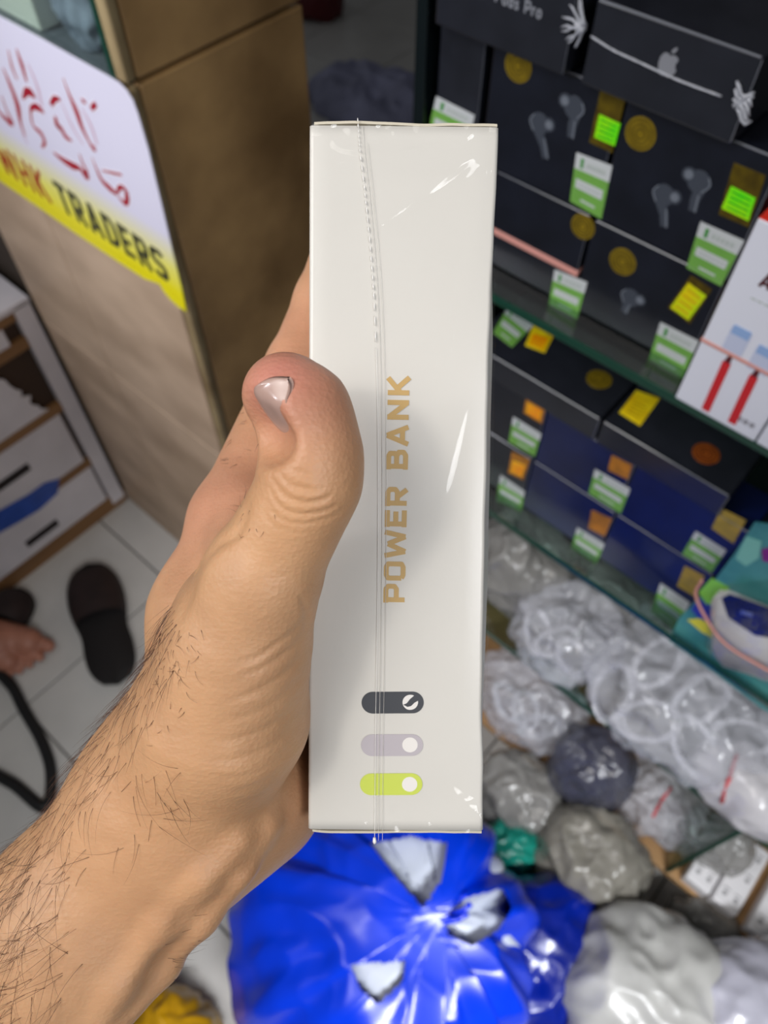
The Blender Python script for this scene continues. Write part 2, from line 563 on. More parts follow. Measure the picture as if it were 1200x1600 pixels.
M_LAM = mat('white_laminate', 'dcd7da', 0.4, var=0.08, vscale=9)
M_WOODB = mat('brown_wood', '7a5632', 0.55, vscale=14, color2='946c42', stretch=(1, 0.15, 1))
drawers = empty('drawer_unit', (-1.42, 0.0, 0), 'low worn white drawer unit with brown wood rails at far left', 'cabinet')
y0d, y1d = -0.02, 0.398
MB().box((-1.62, y0d, 0.04), (XD - 0.012, y1d, 0.640)).build('carcass', mat('carcass_brown', '3c2a1c', 0.8), drawers)  # dark brown carcass behind the drawer fronts
MB().box((XD - 0.02, 0.362, 0.02), (XD + 0.004, y1d - 0.002, 0.645), 0.001).build('stile', M_LAM, drawers)
zs = [dz(20, 494), dz(26, 546), dz(60, 660), dz(118, 738), dz(100, 856)]
for z in zs[:4]:
    MB().box((XD - 0.018, y0d, z - 0.012), (XD + 0.001, 0.362, z + 0.012), 0.001).build('rail', M_WOODB, drawers)
MB().box((XD - 0.018, y0d, 0.0), (XD + 0.003, 0.40, 0.045), 0.001).build('plinth', M_WOODB, drawers)
MB().box((-1.62, y0d, 0.64), (XD + 0.004, y1d, 0.652), 0.001).build('top', M_LAM, drawers)


def drawer(za, zb, yb, hole=None, ragged=False):
    mb = MB()
    if ragged:
        n = 14
        pts = [Vector((XD - 0.004, y0d, za)), Vector((XD - 0.004, yb, za))]
        for k in range(1, n):
            pts.append(Vector((XD - 0.004, yb - 0.018 * (0.5 + noise.noise(Vector((k * 0.9, 3, 1)))) - 0.05 * k / n, za + (zb - za) * k / n)))
        pts += [Vector((XD - 0.004, yb - 0.06, zb)), Vector((XD - 0.004, y0d, zb))]
        mb.poly(pts, (1, 0, 0), 0.004)
    else:
        mb.box((XD - 0.012, y0d, za), (XD, yb, zb), 0.002)
    d = mb.build('drawer', M_LAM, drawers)
    if hole:
        cy, cz, w, h = hole
        hm = MB().box((XD - 0.0005, cy - w / 2, cz - h / 2), (XD + 0.0012, cy + w / 2, cz + h / 2), 0.0005)
        hm.build('slot_shade', mat('slot_dark', '1d1213', 0.7), d)  # dark slab on the front stands in for the shaded opening


h1 = on_plane(17, 748, 0, XD)
h2 = on_plane(66, 833, 0, XD)
drawer(0.047, zs[3] - 0.013, 0.356, (h2.y, h2.z, 0.085, 0.022))
drawer(zs[3] + 0.013, zs[2] - 0.013, 0.35, (h1.y, h1.z, 0.09, 0.022))
drawer(zs[2] + 0.013, zs[1] - 0.013, 0.335, ragged=True)
drawer(zs[1] + 0.013, zs[0] - 0.013, 0.33)
drawer(zs[0] + 0.013, 0.637, 0.345)
tp = [on_plane(*p, 0, XD + 0.0012) for p in [(-60, 830), (0, 797), (45, 772), (70, 754), (92, 748), (90, 770), (62, 796), (30, 815), (0, 832), (-60, 866)]]
mb = MB()
mb.poly(tp, (1, 0, 0), 0.001)
mb.build('blue_tape', mat('blue_tape', '2c50a8', 0.4, var=0.15, vscale=30), drawers)

# ---------------------------------------------------------------- glass display cabinet at the right
cab = empty('display_cabinet', (0.3, 0.7, 0), 'tall glass-shelved display cabinet filled with dark earbud boxes at right', 'cabinet')
YF, YB, XL, XR = 0.5, 0.925, -0.418, 1.0
Z1, Z2, Z3, ZW = 1.107, 0.779, 0.470, 0.112
M_SHELF = film_mat('shelf_glass', (0.62, 0.74, 0.70), 0.06, 1.5, 1.6)
for z in (Z1, Z2, Z3):
    MB().box((XL, YF + 0.003, z - 0.008), (XR, YB, z)).build('glass_shelf', M_SHELF, cab)
    MB().box((XL, YF, z - 0.0085), (XR, YF + 0.0028, z + 0.0004), 0.0008).build('shelf_edge', M_GLASS_E, cab)
MB().box((XL - 0.014, YF + 0.028, 0.0), (XL - 0.002, YB, 1.9), 0.001).build('end_panel', mat('end_panel', '0d1517', 0.25), cab)
MB().box((XL, YB - 0.006, 0.0), (XR, YB, 1.9)).build('back_panel', mat('back_panel', '23252a', 0.5), cab)
M_PLY = mat('ply_wood', '8f6b45', 0.55, vscale=10, color2='a98458', stretch=(0.2, 2, 2), bump=0.1)
MB().box((XL, YF, ZW - 0.018), (XR, YB, ZW), 0.0015).build('base_board', M_PLY, cab)
MB().box((XL, YF + 0.05, 0.0), (XR, YF + 0.065, ZW - 0.018)).build('kick_board', mat('kick_board', '5d4834', 0.6), cab)
MB().box((0.222, YF + 0.008, ZW), (0.228, YB, Z3 - 0.009)).build('divider', M_SHELF, cab)
MB().box((0.2215, YF, ZW), (0.2285, YF + 0.007, Z3 - 0.009), 0.0008).build('divider_edge', M_GLASS_E, cab)

# ================================================================ BOXES IN THE CABINET
M_BLK = mat('black_card', '12151f', 0.30, var=0.25, vscale=30, coat=0.25)
M_BLK2 = mat('charcoal_card', '1e2027', 0.28, var=0.2, vscale=30, coat=0.3)
M_NAVY = mat('navy_card', '081440', 0.32, var=0.25, vscale=25, coat=0.2)
M_GOLD = mat('gold_seal', '8a7418', 0.35, metal=0.35, var=0.25, vscale=120)
M_GOLD2 = mat('gold_seal_ring', '5c4c12', 0.4, metal=0.3)
M_COPPER = mat('copper_seal', 'a4551f', 0.35, metal=0.35, var=0.25, vscale=120)
M_COPPER2 = mat('copper_seal_ring', '6b3312', 0.4, metal=0.3)
M_LWHITE = mat('label_white', 'bcc0c0', 0.4)
M_LGREEN = mat('label_green', '6ba046', 0.4, var=0.06, vscale=60)
M_LMARK = mat('label_mark', '3c8a3a', 0.4)
M_LGREY = mat('label_grey', 'a9b2ac', 0.4)
M_PRINT = mat('pale_print', '3c414a', 0.35)
M_PRINT2 = mat('pale_print_bright', '686e77', 0.35)
M_WRAP = film_mat('shrink_wrap', (1, 1, 1), 0.10, 1.4)
M_GLINT = mat('film_glint', '6c6f77', 0.2, spec=0.9)
M_BAND = mat('pink_rubber', 'c98d82', 0.55)
M_HOLOS = {  # iridescent sheen of the stickers put in as plain colours
    'olive': mat('hologram_olive', '6b5a12', 0.3, metal=0.3, vscale=90, color2='4a3c10'),
    'green': mat('hologram_green', '2be016', 0.25, vscale=45, color2='a8e80e'),
    'yellow': mat('hologram_yellow', 'e8c80a', 0.25, vscale=45, color2='9fe012'),
    'gold': mat('hologram_gold', 'd8b20c', 0.28, vscale=70, color2='f0d81a'),
    'orange': mat('hologram_orange', 'f08a08', 0.25, vscale=60, color2='f4c010'),
    'rust': mat('hologram_rust', '8a5a14', 0.3, vscale=80, color2='b8761c'),
    'mustard': mat('hologram_mustard', '94801a', 0.3, vscale=80, color2='b59612'),
}
FRONT, TOP = (0, -1, 0), (0, 0, 1)


class Face:
    """the front (normal -y) or the top (normal +z) of a box; places print by photo pixel or by metres"""

    def __init__(self, axis, val):
        self.axis, self.val = axis, val
        self.n = Vector(FRONT if axis == 1 else TOP)
        self.ax = Vector((1, 0, 0))
        self.ay = Vector((0, 0, 1)) if axis == 1 else Vector((0, 1, 0))

    def p(self, x, y, lift=0.0):
        return on_plane(x, y, self.axis, self.val) + self.n * lift


def bil(q, s, t):
    """q = TL, TR, BR, BL; s to the right, t upwards"""
    return (q[3] * (1 - s) + q[2] * s) * (1 - t) + (q[0] * (1 - s) + q[1] * s) * t


def patch(q, s0, s1, t0, t1):
    return [bil(q, s0, t0), bil(q, s1, t0), bil(q, s1, t1), bil(q, s0, t1)]


def price_label(par, face, px, glare=False):
    q = [face.p(*p) for p in px]
    mb = MB()
    mb.poly(patch(q, 0, 1, 0, 1), face.n, 0.0004)
    lb = mb.build('price_label', M_LWHITE, par)
    mb = MB()
    mb.poly(patch(q, 0, 1, 0, 0.70), face.n, 0.0006)
    mb.build('green_field', M_LGREEN, lb)
    mb = MB()
    mb.poly(patch(q, 0.10, 0.90, 0.34, 0.52), face.n, 0.0008)
    mb.poly(patch(q, 0.30, 0.75, 0.12, 0.16), face.n, 0.0007)
    mb.build('label_bar', M_LWHITE, lb)
    mb = MB()
    mb.poly(patch(q, 0.16, 0.24, 0.75, 0.93), face.n, 0.0007)
    mb.build('label_mark', M_LMARK, lb)
    mb = MB()
    for k in range(5):
        mb.poly(patch(q, 0.34 + 0.11 * k, 0.41 + 0.11 * k, 0.79, 0.88), face.n, 0.0007)
    for k in range(6):
        mb.poly(patch(q, 0.2 + 0.11 * k, 0.27 + 0.11 * k, 0.41, 0.45), face.n, 0.0010)
    mb.build('label_print', M_LGREY, lb)
    return lb


def hologram(par, face, px, base='olive', foil=None, foil_px=None):
    q = [face.p(*p) for p in px]
    mb = MB()
    mb.poly(patch(q, 0, 1, 0, 1), face.n, 0.0004)
    h = mb.build('hologram_sticker', M_HOLOS[base], par)
    if foil:
        q2 = [face.p(*p) for p in foil_px] if foil_px else patch(q, 0.14, 0.86, 0.1, 0.62)[::-1]
        if not foil_px:
            q2 = [bil(q, 0.14, 0.66), bil(q, 0.86, 0.66), bil(q, 0.86, 0.1), bil(q, 0.14, 0.1)]
        mb = MB()
        mb.poly(patch(q2, 0, 1, 0, 1), face.n, 0.0006)
        mb.build('foil', M_HOLOS[foil], h)
        mb = MB()
        for k in range(4):
            mb.poly(patch(q2, 0.12, 0.88, 0.12 + 0.22 * k, 0.19 + 0.22 * k), face.n, 0.0007)
        mb.build('foil_lines', mat('foil_shade_' + foil, {'green': '1ea80f', 'yellow': 'c8a808', 'gold': 'b8940a', 'orange': 'd86a06'}.get(foil, '806010'), 0.3), h)
    return h


def seal(par, face, x, y, r=0.0125, copper=False):
    c = face.p(x, y)
    mb = MB()
    mb.poly(circle(c, face.ax, face.ay, r, 32), face.n, 0.0004)
    s = mb.build('round_seal', M_COPPER if copper else M_GOLD, par)
    mb = MB()
    for rr in (0.86, 0.60, 0.34):
        for k in range(24):
            a0, a1 = 2 * math.pi * k / 24, 2 * math.pi * (k + 1) / 24
            mb.poly([c + (face.ax * math.cos(a) + face.ay * math.sin(a)) * r * f for a, f in ((a0, rr), (a1, rr), (a1, rr - 0.09), (a0, rr - 0.09))], face.n, 0.0006)
    mb.build('seal_ring', M_COPPER2 if copper else M_GOLD2, s)


def earbud_print(par, face, hx, hy, sx_, sy, flip=1):
    """one printed earbud: round head, ear tip, stem"""
    h, s = face.p(hx, hy), face.p(sx_, sy)
    mb = MB()
    r = 0.0088
    mb.poly(circle(h, face.ax, face.ay, r, 24), face.n, 0.0003)
    mb.poly(circle(h + Vector((-flip * r * 1.0, 0, r * 0.25)), face.ax, face.ay, r * 0.62, 18), face.n, 0.0002)
    stroke(mb, [h + Vector((flip * r * 0.35, 0, -r * 0.3)), h * 0.4 + s * 0.6, s], [r * 1.0, r * 0.85, r * 0.75], face.n, 0.00025)
    e = mb.build('earbud_print', M_PRINT, par)
    mb = MB()
    stroke(mb, spline([h + Vector((flip * r * 0.7, 0, r * 0.65)), h + Vector((flip * r, 0, 0)), h + Vector((flip * r * 0.5, 0, -r * 0.8))], 5), [0.0012] * 11, face.n, 0.0005)
    stroke(mb, [h * 0.6 + s * 0.4 + Vector((r * 0.25, 0, 0)), s + Vector((r * 0.2, 0, 0))], 0.0014, face.n, 0.0005)
    mb.poly(circle(h + Vector((-flip * r * 1.0, 0, r * 0.25)), face.ax, face.ay, r * 0.4, 14), face.n, 0.0004)
    mb.build('print_highlight', M_PRINT2, e)


def retail_box(label, lo, hi, material, lid=0.0, group='boxed earbuds in the glass cabinet', name='earbud_box'):
    mb = MB().box(lo, hi, 0.0016, 2)
    o = mb.build(name, material)
    tag(o, label, 'box', group)
    # shrink-film edges at front top and right, rim highlight put in as grey
    x0, y0, z0 = lo
    x1, y1, z1 = hi
    f = MB()
    f.tube([(x0 + 0.002, y0, z1 - 0.0006), (x1 - 0.002, y0, z1 - 0.0006)], 0.0007, 5)
    f.tube([(x1 - 0.0006, y0, z0 + 0.002), (x1 - 0.0006, y0, z1 - 0.002)], 0.0004, 5)
    f.build('film_edge_glint', M_GLINT if lid else mat('film_glint_dim', '54575f', 0.2, spec=0.8), o)
    return o


YB0 = 0.535
FU = Face(1, YB0)
# top shelf, second layer
A = retail_box('black earbud box with bright green hologram, right under the box lettered Pods Pro', (-0.358, YB0, 1.2035), (-0.2405, YB0 + 0.05, 1.305), M_BLK)
seal(A, FU, 810, 103)
earbud_print(A, FU, 843, 193, 853, 247, -1)
earbud_print(A, FU, 897, 168, 892, 215, 1)
hologram(A, FU, [(939, 139), (977, 156), (957, 239), (921, 222)], 'olive', 'green', [(937, 178), (970, 193), (961, 228), (929, 214)])
price_label(A, FU, [(901, 238), (957, 259), (940, 342), (891, 314)])
B = retail_box('black earbud box with square green hologram, below the box with pale emblem', (-0.237, YB0, 1.2025), (-0.118, YB0 + 0.05, 1.304), M_BLK, 1)
seal(B, FU, 1001, 209)
earbud_print(B, FU, 1037, 305, 1038, 354, -1)
earbud_print(B, FU, 1092, 284, 1082, 330, 1)
hologram(B, FU, [(1147, 254), (1197, 274), (1170, 355), (1123, 335)], 'olive', 'green', [(1143, 290), (1181, 309), (1170, 345), (1128, 325)])
price_label(B, FU, [(1095, 346), (1163, 376), (1127, 447), (1073, 418)])
# top shelf, bottom layer
Cc = retail_box('black earbud box with a pink rubber band across, on the upper glass shelf', (-0.340, YB0, Z1 + 0.0005), (-0.2415, YB0 + 0.05, 1.203), M_BLK)
seal(Cc, FU, 911, 354, 0.0115)
price_label(Cc, FU, [(867, 421), (918, 441), (902, 498), (858, 475)])
z = on_plane(850, 401, 1, YB0).z
mb = MB().box((-0.341, YB0 - 0.0012, z - 0.003), (-0.2405, YB0 + 0.051, z + 0.003), 0.0006)
mb.build('rubber_band', M_BAND, Cc)
D = retail_box('black earbud box with yellow-green hologram, on the upper shelf left of the white box', (-0.238, YB0, Z1 + 0.0005), (-0.119, YB0 + 0.05, 1.202), M_BLK)
seal(D, FU, 973, 409, 0.0125)
hologram(D, FU, [(1080, 430), (1113, 452), (1078, 506), (1044, 480)], 'olive', 'yellow', [(1076, 441), (1104, 462), (1076, 500), (1048, 480)])
price_label(D, FU, [(1032, 503), (1092, 533), (1066, 592), (1014, 562)])
earbud_print(D, FU, 985, 465, 975, 488, -1)
F = retail_box('plain black box at the cabinet end, under the narrow box with a white-green label', (-0.414, YB0, Z1 + 0.0005), (-0.3425, YB0 + 0.05, 1.203), M_BLK)
E_ = retail_box('narrow plain black box with white and green label, at the far end of the cabinet', (-0.412, YB0 + 0.001, 1.2035), (-0.366, YB0 + 0.05, 1.305), M_BLK2)
price_label(E_, Face(1, YB0 + 0.001), [(682, 150), (742, 180), (728, 240), (668, 212)])
H_ = retail_box('black box with a red side, behind the white cable box', (-0.116, YB0 + 0.03, Z1 + 0.0005), (-0.03, YB0 + 0.09, 1.295), M_BLK2)
mb = MB().box((-0.1165, YB0 + 0.0292, 1.112), (-0.108, YB0 + 0.0305, 1.29), 0.0003)
mb.build('red_stripe', mat('red_card_dark', '7a1a18', 0.4), H_)
# top shelf, lying on the second layer
T1 = retail_box('black box lettered Pods Pro with crumpled film, on top of the far stack', (-0.408, YB0 - 0.012, 1.3065), (-0.286, YB0 + 0.10, 1.366), M_BLK2)
FT1 = Face(1, YB0 - 0.012)
lp = FT1.p(773, 2)
lq = FT1.p(846, 27)
lt = MB()
hh = (lq - lp).length / text_width('Pods Pro', 0.1)
lettering(lt, 'Pods Pro', lp, (1, 0, 0), (0, 0, 1), hh, 0.17, FRONT, 0.1)
lt.build('lettering', mat('print_silver', '83868d', 0.35), T1)
cr = MB()
for k in range(9):
    a = math.radians(70 + 34 * k)
    c = FT1.p(915, 42)
    d = Vector((-abs(math.cos(a)) * 1.0 - 0.2, 0, math.sin(a)))
    pts = [c + Vector((0, -0.001, 0)) + d * (0.004 * q) + Vector((0, -0.0012 * (q % 2), 0.0012 * math.sin(q * 2 + k))) for q in range(5)]
    cr.tube(pts, [0.0018, 0.0014, 0.0010, 0.0009, 0.0004], 5)
cr.build('crumpled_film', mat('crumpled_film', 'b9bcc4', 0.15, spec=0.9, trans=0.25), T1, True)
T2 = retail_box('black box with a pale emblem on its front, lying on top in torn film', (-0.272, YB0 - 0.010, 1.3055), (-0.152, YB0 + 0.11, 1.362), M_BLK2, 1)
FT2 = Face(1, YB0 - 0.010)
# the bitten-fruit emblem
c = FT2.p(1044, 100)
ol = [(0, 0.55), (0.25, 0.66), (0.5, 0.62), (0.68, 0.45), (0.56, 0.22), (0.55, -0.02), (0.72, -0.22), (0.62, -0.5), (0.42, -0.78), (0.2, -0.86), (0, -0.78), (-0.2, -0.86),
      (-0.42, -0.78), (-0.62, -0.5), (-0.72, -0.1), (-0.68, 0.3), (-0.5, 0.6), (-0.25, 0.66)]
mb = MB()
mb.poly([c + Vector((u * 0.0095, 0, v * 0.0095)) for u, v in ol], FRONT, 0.0003)
mb.poly([c + Vector((u * 0.0095, 0, v * 0.0095)) for u, v in [(0.0, 0.72), (0.02, 0.95), (0.2, 1.15), (0.36, 1.18), (0.34, 0.98), (0.2, 0.78)]], FRONT, 0.0003)
mb.build('emblem', mat('print_emblem', '808288', 0.3), T2)
cr = MB()
pts = spline([FT2.p(924, 56, 0.0006), FT2.p(960, 78, 0.001), FT2.p(1000, 97, 0.0006), (FT2.p(1060, 124, 0.001)), FT2.p(1128, 150, 0.0006)], 6)
cr.tube(pts, [0.0006 + 0.0003 * abs(math.sin(i * 1.3)) for i in range(len(pts))], 5)
for k in range(7):
    c = FT2.p(1158, 138 + 7 * k, 0.001)
    pts = [c + Vector((0.003 * q - 0.004, -0.001 * math.sin(q + k), 0.0035 * math.cos(q * 1.2 + k))) for q in range(5)]
    cr.tube(pts, [0.0009, 0.0014, 0.0011, 0.0014, 0.0005], 5)
cr.build('crumpled_film', mat('crumpled_film', 'b9bcc4', 0.15, trans=0.25), T2, True)
# middle shelf, three layers
yM = YB0
specs = [
    # label, x0, x1, z0, z1, material, hologram px, base, foil, price px
    ('black earbud box on the middle shelf floor beside the white power bank box', -0.352, -0.237, Z2 + 0.0005, 0.875, M_BLK,
     [(800, 706), (828, 718), (818, 750), (794, 738)], 'rust', 'orange', [(782, 742), (820, 768), (815, 799), (776, 782)]),
    ('navy earbud box second from the left in the bottom layer of the middle shelf', -0.2355, -0.1225, Z2 + 0.0005, 0.875, M_NAVY,
     [(925, 797), (956, 811), (945, 838), (919, 825)], 'rust', None, [(902, 824), (945, 850), (932, 881), (893, 855)]),
    ('navy earbud box in the bottom layer, left of the teal blister pack', -0.121, 0.0, Z2 + 0.0005, 0.875, M_NAVY,
     [(1070, 884), (1101, 900), (1086, 932), (1058, 915)], 'mustard', None, [(1032, 911), (1078, 942), (1056, 985), (1018, 955)]),
    ('black earbud box with an orange hologram in the middle layer, beside the white box', -0.350, -0.236, 0.8755, 0.965, M_BLK,
     [(823, 618), (853, 632), (847, 662), (818, 645)], 'rust', 'orange', [(802, 651), (846, 678), (836, 713), (795, 690)]),
    ('navy earbud box in the middle layer under the box with a copper seal', -0.2345, -0.1245, 0.8755, 0.965, M_NAVY,
     [(956, 711), (988, 727), (981, 749), (950, 734)], 'rust', None, [(930, 733), (985, 764), (970, 802), (920, 770)]),
    ('navy earbud box in the middle layer touching the top of the blister pack', -0.123, 0.005, 0.8755, 0.965, M_NAVY,
     [(1127, 794), (1166, 813), (1146, 849), (1112, 825)], 'mustard', None, [(1087, 830), (1135, 860), (1112, 894), (1066, 865)]),
]
for i, (lb, x0, x1, z0, z1, mm, hp, hb, hf, pp) in enumerate(specs):
    o = retail_box(lb, (x0, yM, z0), (x1, yM + 0.055, z1), mm, 1)
    FM = Face(1, yM)
    hologram(o, FM, hp, hb, hf)
    price_label(o, FM, pp)
L3 = retail_box('charcoal box lying on the far middle-shelf stack with gold seal and orange hologram', (-0.345, yM - 0.004, 0.966), (-0.1745, yM + 0.105, 1.000), M_BLK2, 1)
F3 = Face(2, 1.000)
hologram(L3, F3, [(833, 509), (867, 521), (851, 552), (820, 540)], 'gold', 'orange')
seal(L3, F3, 936, 593, 0.0135)
price_label(L3, F3, [(795, 478), (833, 509), (800, 543), (770, 520)])
M3 = retail_box('charcoal box lying on the middle-shelf stack with copper seal and yellow hologram', (-0.1715, yM - 0.004, 0.966), (-0.030, yM + 0.105, 1.000), M_BLK2, 1)
hologram(M3, F3, [(994, 610), (1031, 623), (1000, 666), (967, 645)], 'gold', 'gold')
seal(M3, F3, 1103, 709, 0.0135, True)
N3 = retail_box('black box at the right end of the middle shelf, above the blister pack', (0.007, yM, Z2 + 0.0005), (0.12, yM + 0.1, 0.966), M_BLK, 1)

# ---------------------------------------------------------------- white cable boxes with red tops on the upper shelf
M_WCARD = mat('white_gloss_card', 'd6d8e2', 0.3, coat=0.3)
M_RED = mat('red_print', 'c2262a', 0.35)
M_REDTOP = mat('red_gloss_top', 'd8301f', 0.3)


def cable_box(label, x0, x1, y0, y1, z0, z1, full):
    o = MB().box((x0, y0, z0), (x1, y1, z1), 0.0012, 2).build('cable_box', M_WCARD)
    tag(o, label, 'box', 'white cable boxes on the upper shelf')
    MB().box((x0 + 0.0003, y0 + 0.001, z1 - 0.0008), (x1 - 0.0003, y1 - 0.001, z1 + 0.0006), 0.0004).build('red_top', M_REDTOP, o)
    if not full:
        return o
    f = Face(1, y0)
    t = MB()
    tp = f.p(1184, 446)
    lettering(t, 'AI', tp, (1, 0, 0), (0, 0, 1), 0.0125, 0.2, FRONT, 0.1)
    t.build('lettering', mat('print_dark_red', '4a1e22', 0.4), o)
    for px in ([(1098, 644), (1120, 652), (1140, 569), (1128, 562)], [(1137, 662), (1157, 672), (1180, 592), (1166, 585)]):
        q = [f.p(*p) for p in px]
    for (ax_, ay_, bx_, by_) in ((1102, 641, 1136, 566), (1143, 661, 1178, 588)):
        mb = MB()
        stroke(mb, [f.p(ax_, ay_), f.p(bx_, by_)], 0.0068, FRONT, 0.0004)
        s = mb.build('cable_print', M_RED, o)
        mb = MB()
        a = f.p(bx_, by_)
        stroke(mb, [a, a + Vector((0.0004, 0, 0.007))], [0.005, 0.0035], FRONT, 0.0005)
        mb.build('plug_print', mat('print_maroon', '571c22', 0.4), s)
    for (cx_, cy_) in ((1152, 532), (1191, 563)):
        c = f.p(cx_, cy_)
        mb = MB()
        mb.poly([c + Vector((u, 0, v)) for u, v in ((-0.008, -0.012), (0.008, -0.012), (0.008, 0.010), (-0.008, 0.010))], FRONT, 0.0003)
        a = mb.build('adapter_print', mat('print_pale_blue', 'b9c0d6', 0.35), o)
        mb = MB()
        mb.poly([c + Vector((u, 0, v)) for u, v in ((-0.007, 0.004), (0.007, 0.004), (0.007, 0.012), (-0.007, 0.012))], FRONT, 0.0005)
        mb.build('adapter_label', mat('print_mid_blue', '8aa6d0', 0.35), a)
    c = f.p(1185, 472)
    mb = MB()
    for k in range(4):
        mb.poly([c + Vector((0.005 * k - 0.006, 0, 0)) + Vector((u, 0, v)) for u, v in ((0, 0), (0.004, 0), (0.004, 0.0012), (0, 0.0012))], FRONT, 0.0003)
    mb.build('small_print', M_LGREY, o)
    c = f.p(1150, 655)
    mb = MB()
    for k in range(3):
        mb.poly([c + Vector((0.0055 * k, 0, 0)) + Vector((u, 0, v)) for u, v in ((0, 0), (0.004, 0), (0.004, 0.005), (0, 0.005))], FRONT, 0.0003)
    mb.build('certification_mark', mat('print_grey', '8f8f96', 0.4), o)
    zb = f.p(1150, 558).z
    MB().box((x0 - 0.0007, y0 - 0.0009, zb - 0.0016), (x1 + 0.0007, y1 + 0.0009, zb + 0.0016), 0.0006).build('rubber_band', M_BAND, o)
    return o


cable_box('white cable box with red top and two red stripes, banded, on the upper shelf edge', -0.109, -0.036, 0.4985, 0.533, Z1 + 0.0006, 1.283, True)
cable_box('plain white box at the right of the one with red stripes', -0.0345, 0.035, 0.4985, 0.533, Z1 + 0.0006, 1.283, False)

# ---------------------------------------------------------------- teal blister pack
FP = Face(1, 0.512)
pk = empty('blister_pack', FP.p(1150, 1000), 'teal blister pack with a white gadget with dark window, on the middle shelf', 'package')
M_TEAL = mat('teal_card', '2f7478', 0.3, vscale=25, color2='4d938f')
mb = MB()
mb.poly([FP.p(*p) for p in [(1046, 1000), (1062, 965), (1110, 915), (1150, 862), (1180, 815), (1290, 830), (1270, 1150), (1190, 1105), (1120, 1052)]], FRONT, 0.0015)
card = mb.build('backing_card', M_TEAL, pk)


def print_px(name, px, material, par, face, lift=0.0006):
    mb_ = MB()
    mb_.poly([face.p(*p) for p in px], face.n, lift)
    return mb_.build(name, material, par)


FP2 = Face(1, 0.512 - 0.0015)
print_px('green_panel', [(1092, 925), (1112, 903), (1140, 918), (1120, 942), (1104, 944)], mat('card_green', '7cc03e', 0.35), card, FP2)
print_px('blue_panel', [(1080, 952), (1092, 934), (1122, 956), (1116, 978), (1090, 964)], mat('card_blue', '2b36a0', 0.35), card, FP2)
print_px('yellow_panel', [(1074, 968), (1096, 966), (1122, 982), (1116, 998), (1098, 988)], mat('card_yellow', 'd6cf2c', 0.35), card, FP2)
print_px('purple_panel', [(1190, 858), (1230, 848), (1230, 885), (1192, 876)], mat('card_purple', '7a1a78', 0.35), card, FP2)
print_px('mint_panel', [(1150, 872), (1166, 838), (1190, 846), (1186, 872), (1166, 884)], mat('card_mint', '78b8aa', 0.35), card, FP2)
g0 = [(1118, 928), (1130, 918), (1250, 968), (1250, 1058), (1200, 1050), (1136, 1030), (1120, 1008)]
mb = MB()
mb.poly([FP2.p(*p) for p in g0], FRONT, 0.014)
bmesh.ops.bevel(mb.bm, geom=[e for e in mb.bm.edges if not e.is_boundary], offset=0.004, segments=3, affect='EDGES')
dev = mb.build('gadget', mat('gadget_white', 'cbc9c9', 0.3), pk, True)
FP3 = Face(1, 0.512 - 0.0015 - 0.0138)
print_px('window', [(1128, 934), (1140, 928), (1225, 958), (1225, 1000), (1180, 992), (1138, 964)], mat('gadget_window', '171a26', 0.12), dev, FP3, 0.0008)
print_px('window_mark', [(1158, 952), (1176, 957), (1176, 963), (1158, 958)], mat('gadget_mark', '5a68a8', 0.3), dev, FP3, 0.0012)  # small blue mark on the dark window
# clear dome with hard creases
V, Fc = [], []
q = [FP2.p(*p) for p in [(1112, 915), (1262, 900), (1262, 1090), (1100, 1010)]]
n = 18
for j in range(n + 1):
    for i in range(n + 1):
        s, t = i / n, j / n
        e_ = min(1, 6 * min(s, 1 - s)) * min(1, 6 * min(t, 1 - t))
        P = bil(q, s, t)
        V.append(P + Vector((0, -0.021 * e_ ** 0.6 - 0.004 * noise.noise(P * 45), 0)))
for j in range(n):
    for i in range(n):
        Fc.append((j * (n + 1) + i, j * (n + 1) + i + 1, (j + 1) * (n + 1) + i + 1, (j + 1) * (n + 1) + i))
mesh('clear_dome', V, Fc, film_mat('blister_plastic', (0.98, 0.98, 0.98), 0.10, 1.55), pk)
mb = MB()
pts = spline([FP2.p(*p, 0.001) for p in [(1098, 905)]] + [FP2.p(1090, 926, 0.004), FP2.p(1118, 956, 0.016), FP2.p(1150, 984, 0.0225), FP2.p(1200, 1015, 0.0225), FP2.p(1260, 1050, 0.02)], 6)
mb.tube(pts, 0.0017, 6)
mb.build('rubber_band', M_BAND, pk, True)

# ================================================================ BAGS
def plastic(name, color, trans, rough=0.22, var=0.15, vscale=14):
    return mat(name, color, rough, var=var, vscale=vscale, trans=trans, spec=0.7)


M_CLR = plastic('clear_bag_plastic', 'cccdd5', 0.60, 0.16)
M_CLRG = plastic('grey_bag_plastic', '8e8c88', 0.35)
M_BLUE = mat('blue_bag_plastic', '0036d4', 0.26, var=0.2, vscale=7, spec=0.45)
M_DKBLUE = mat('dark_blue_plastic', '021c84', 0.28, var=0.35, vscale=7, spec=0.6)
M_WBAG = plastic('milky_bag_plastic', 'b3b2ae', 0.12, 0.34)
M_CABLE = mat('white_cable', 'c4c4ca', 0.35)
M_ZIP = mat('red_zip_stripe', 'b5474c', 0.4)


def spot(x, y, z):
    return on_plane(x, y, 2, z)


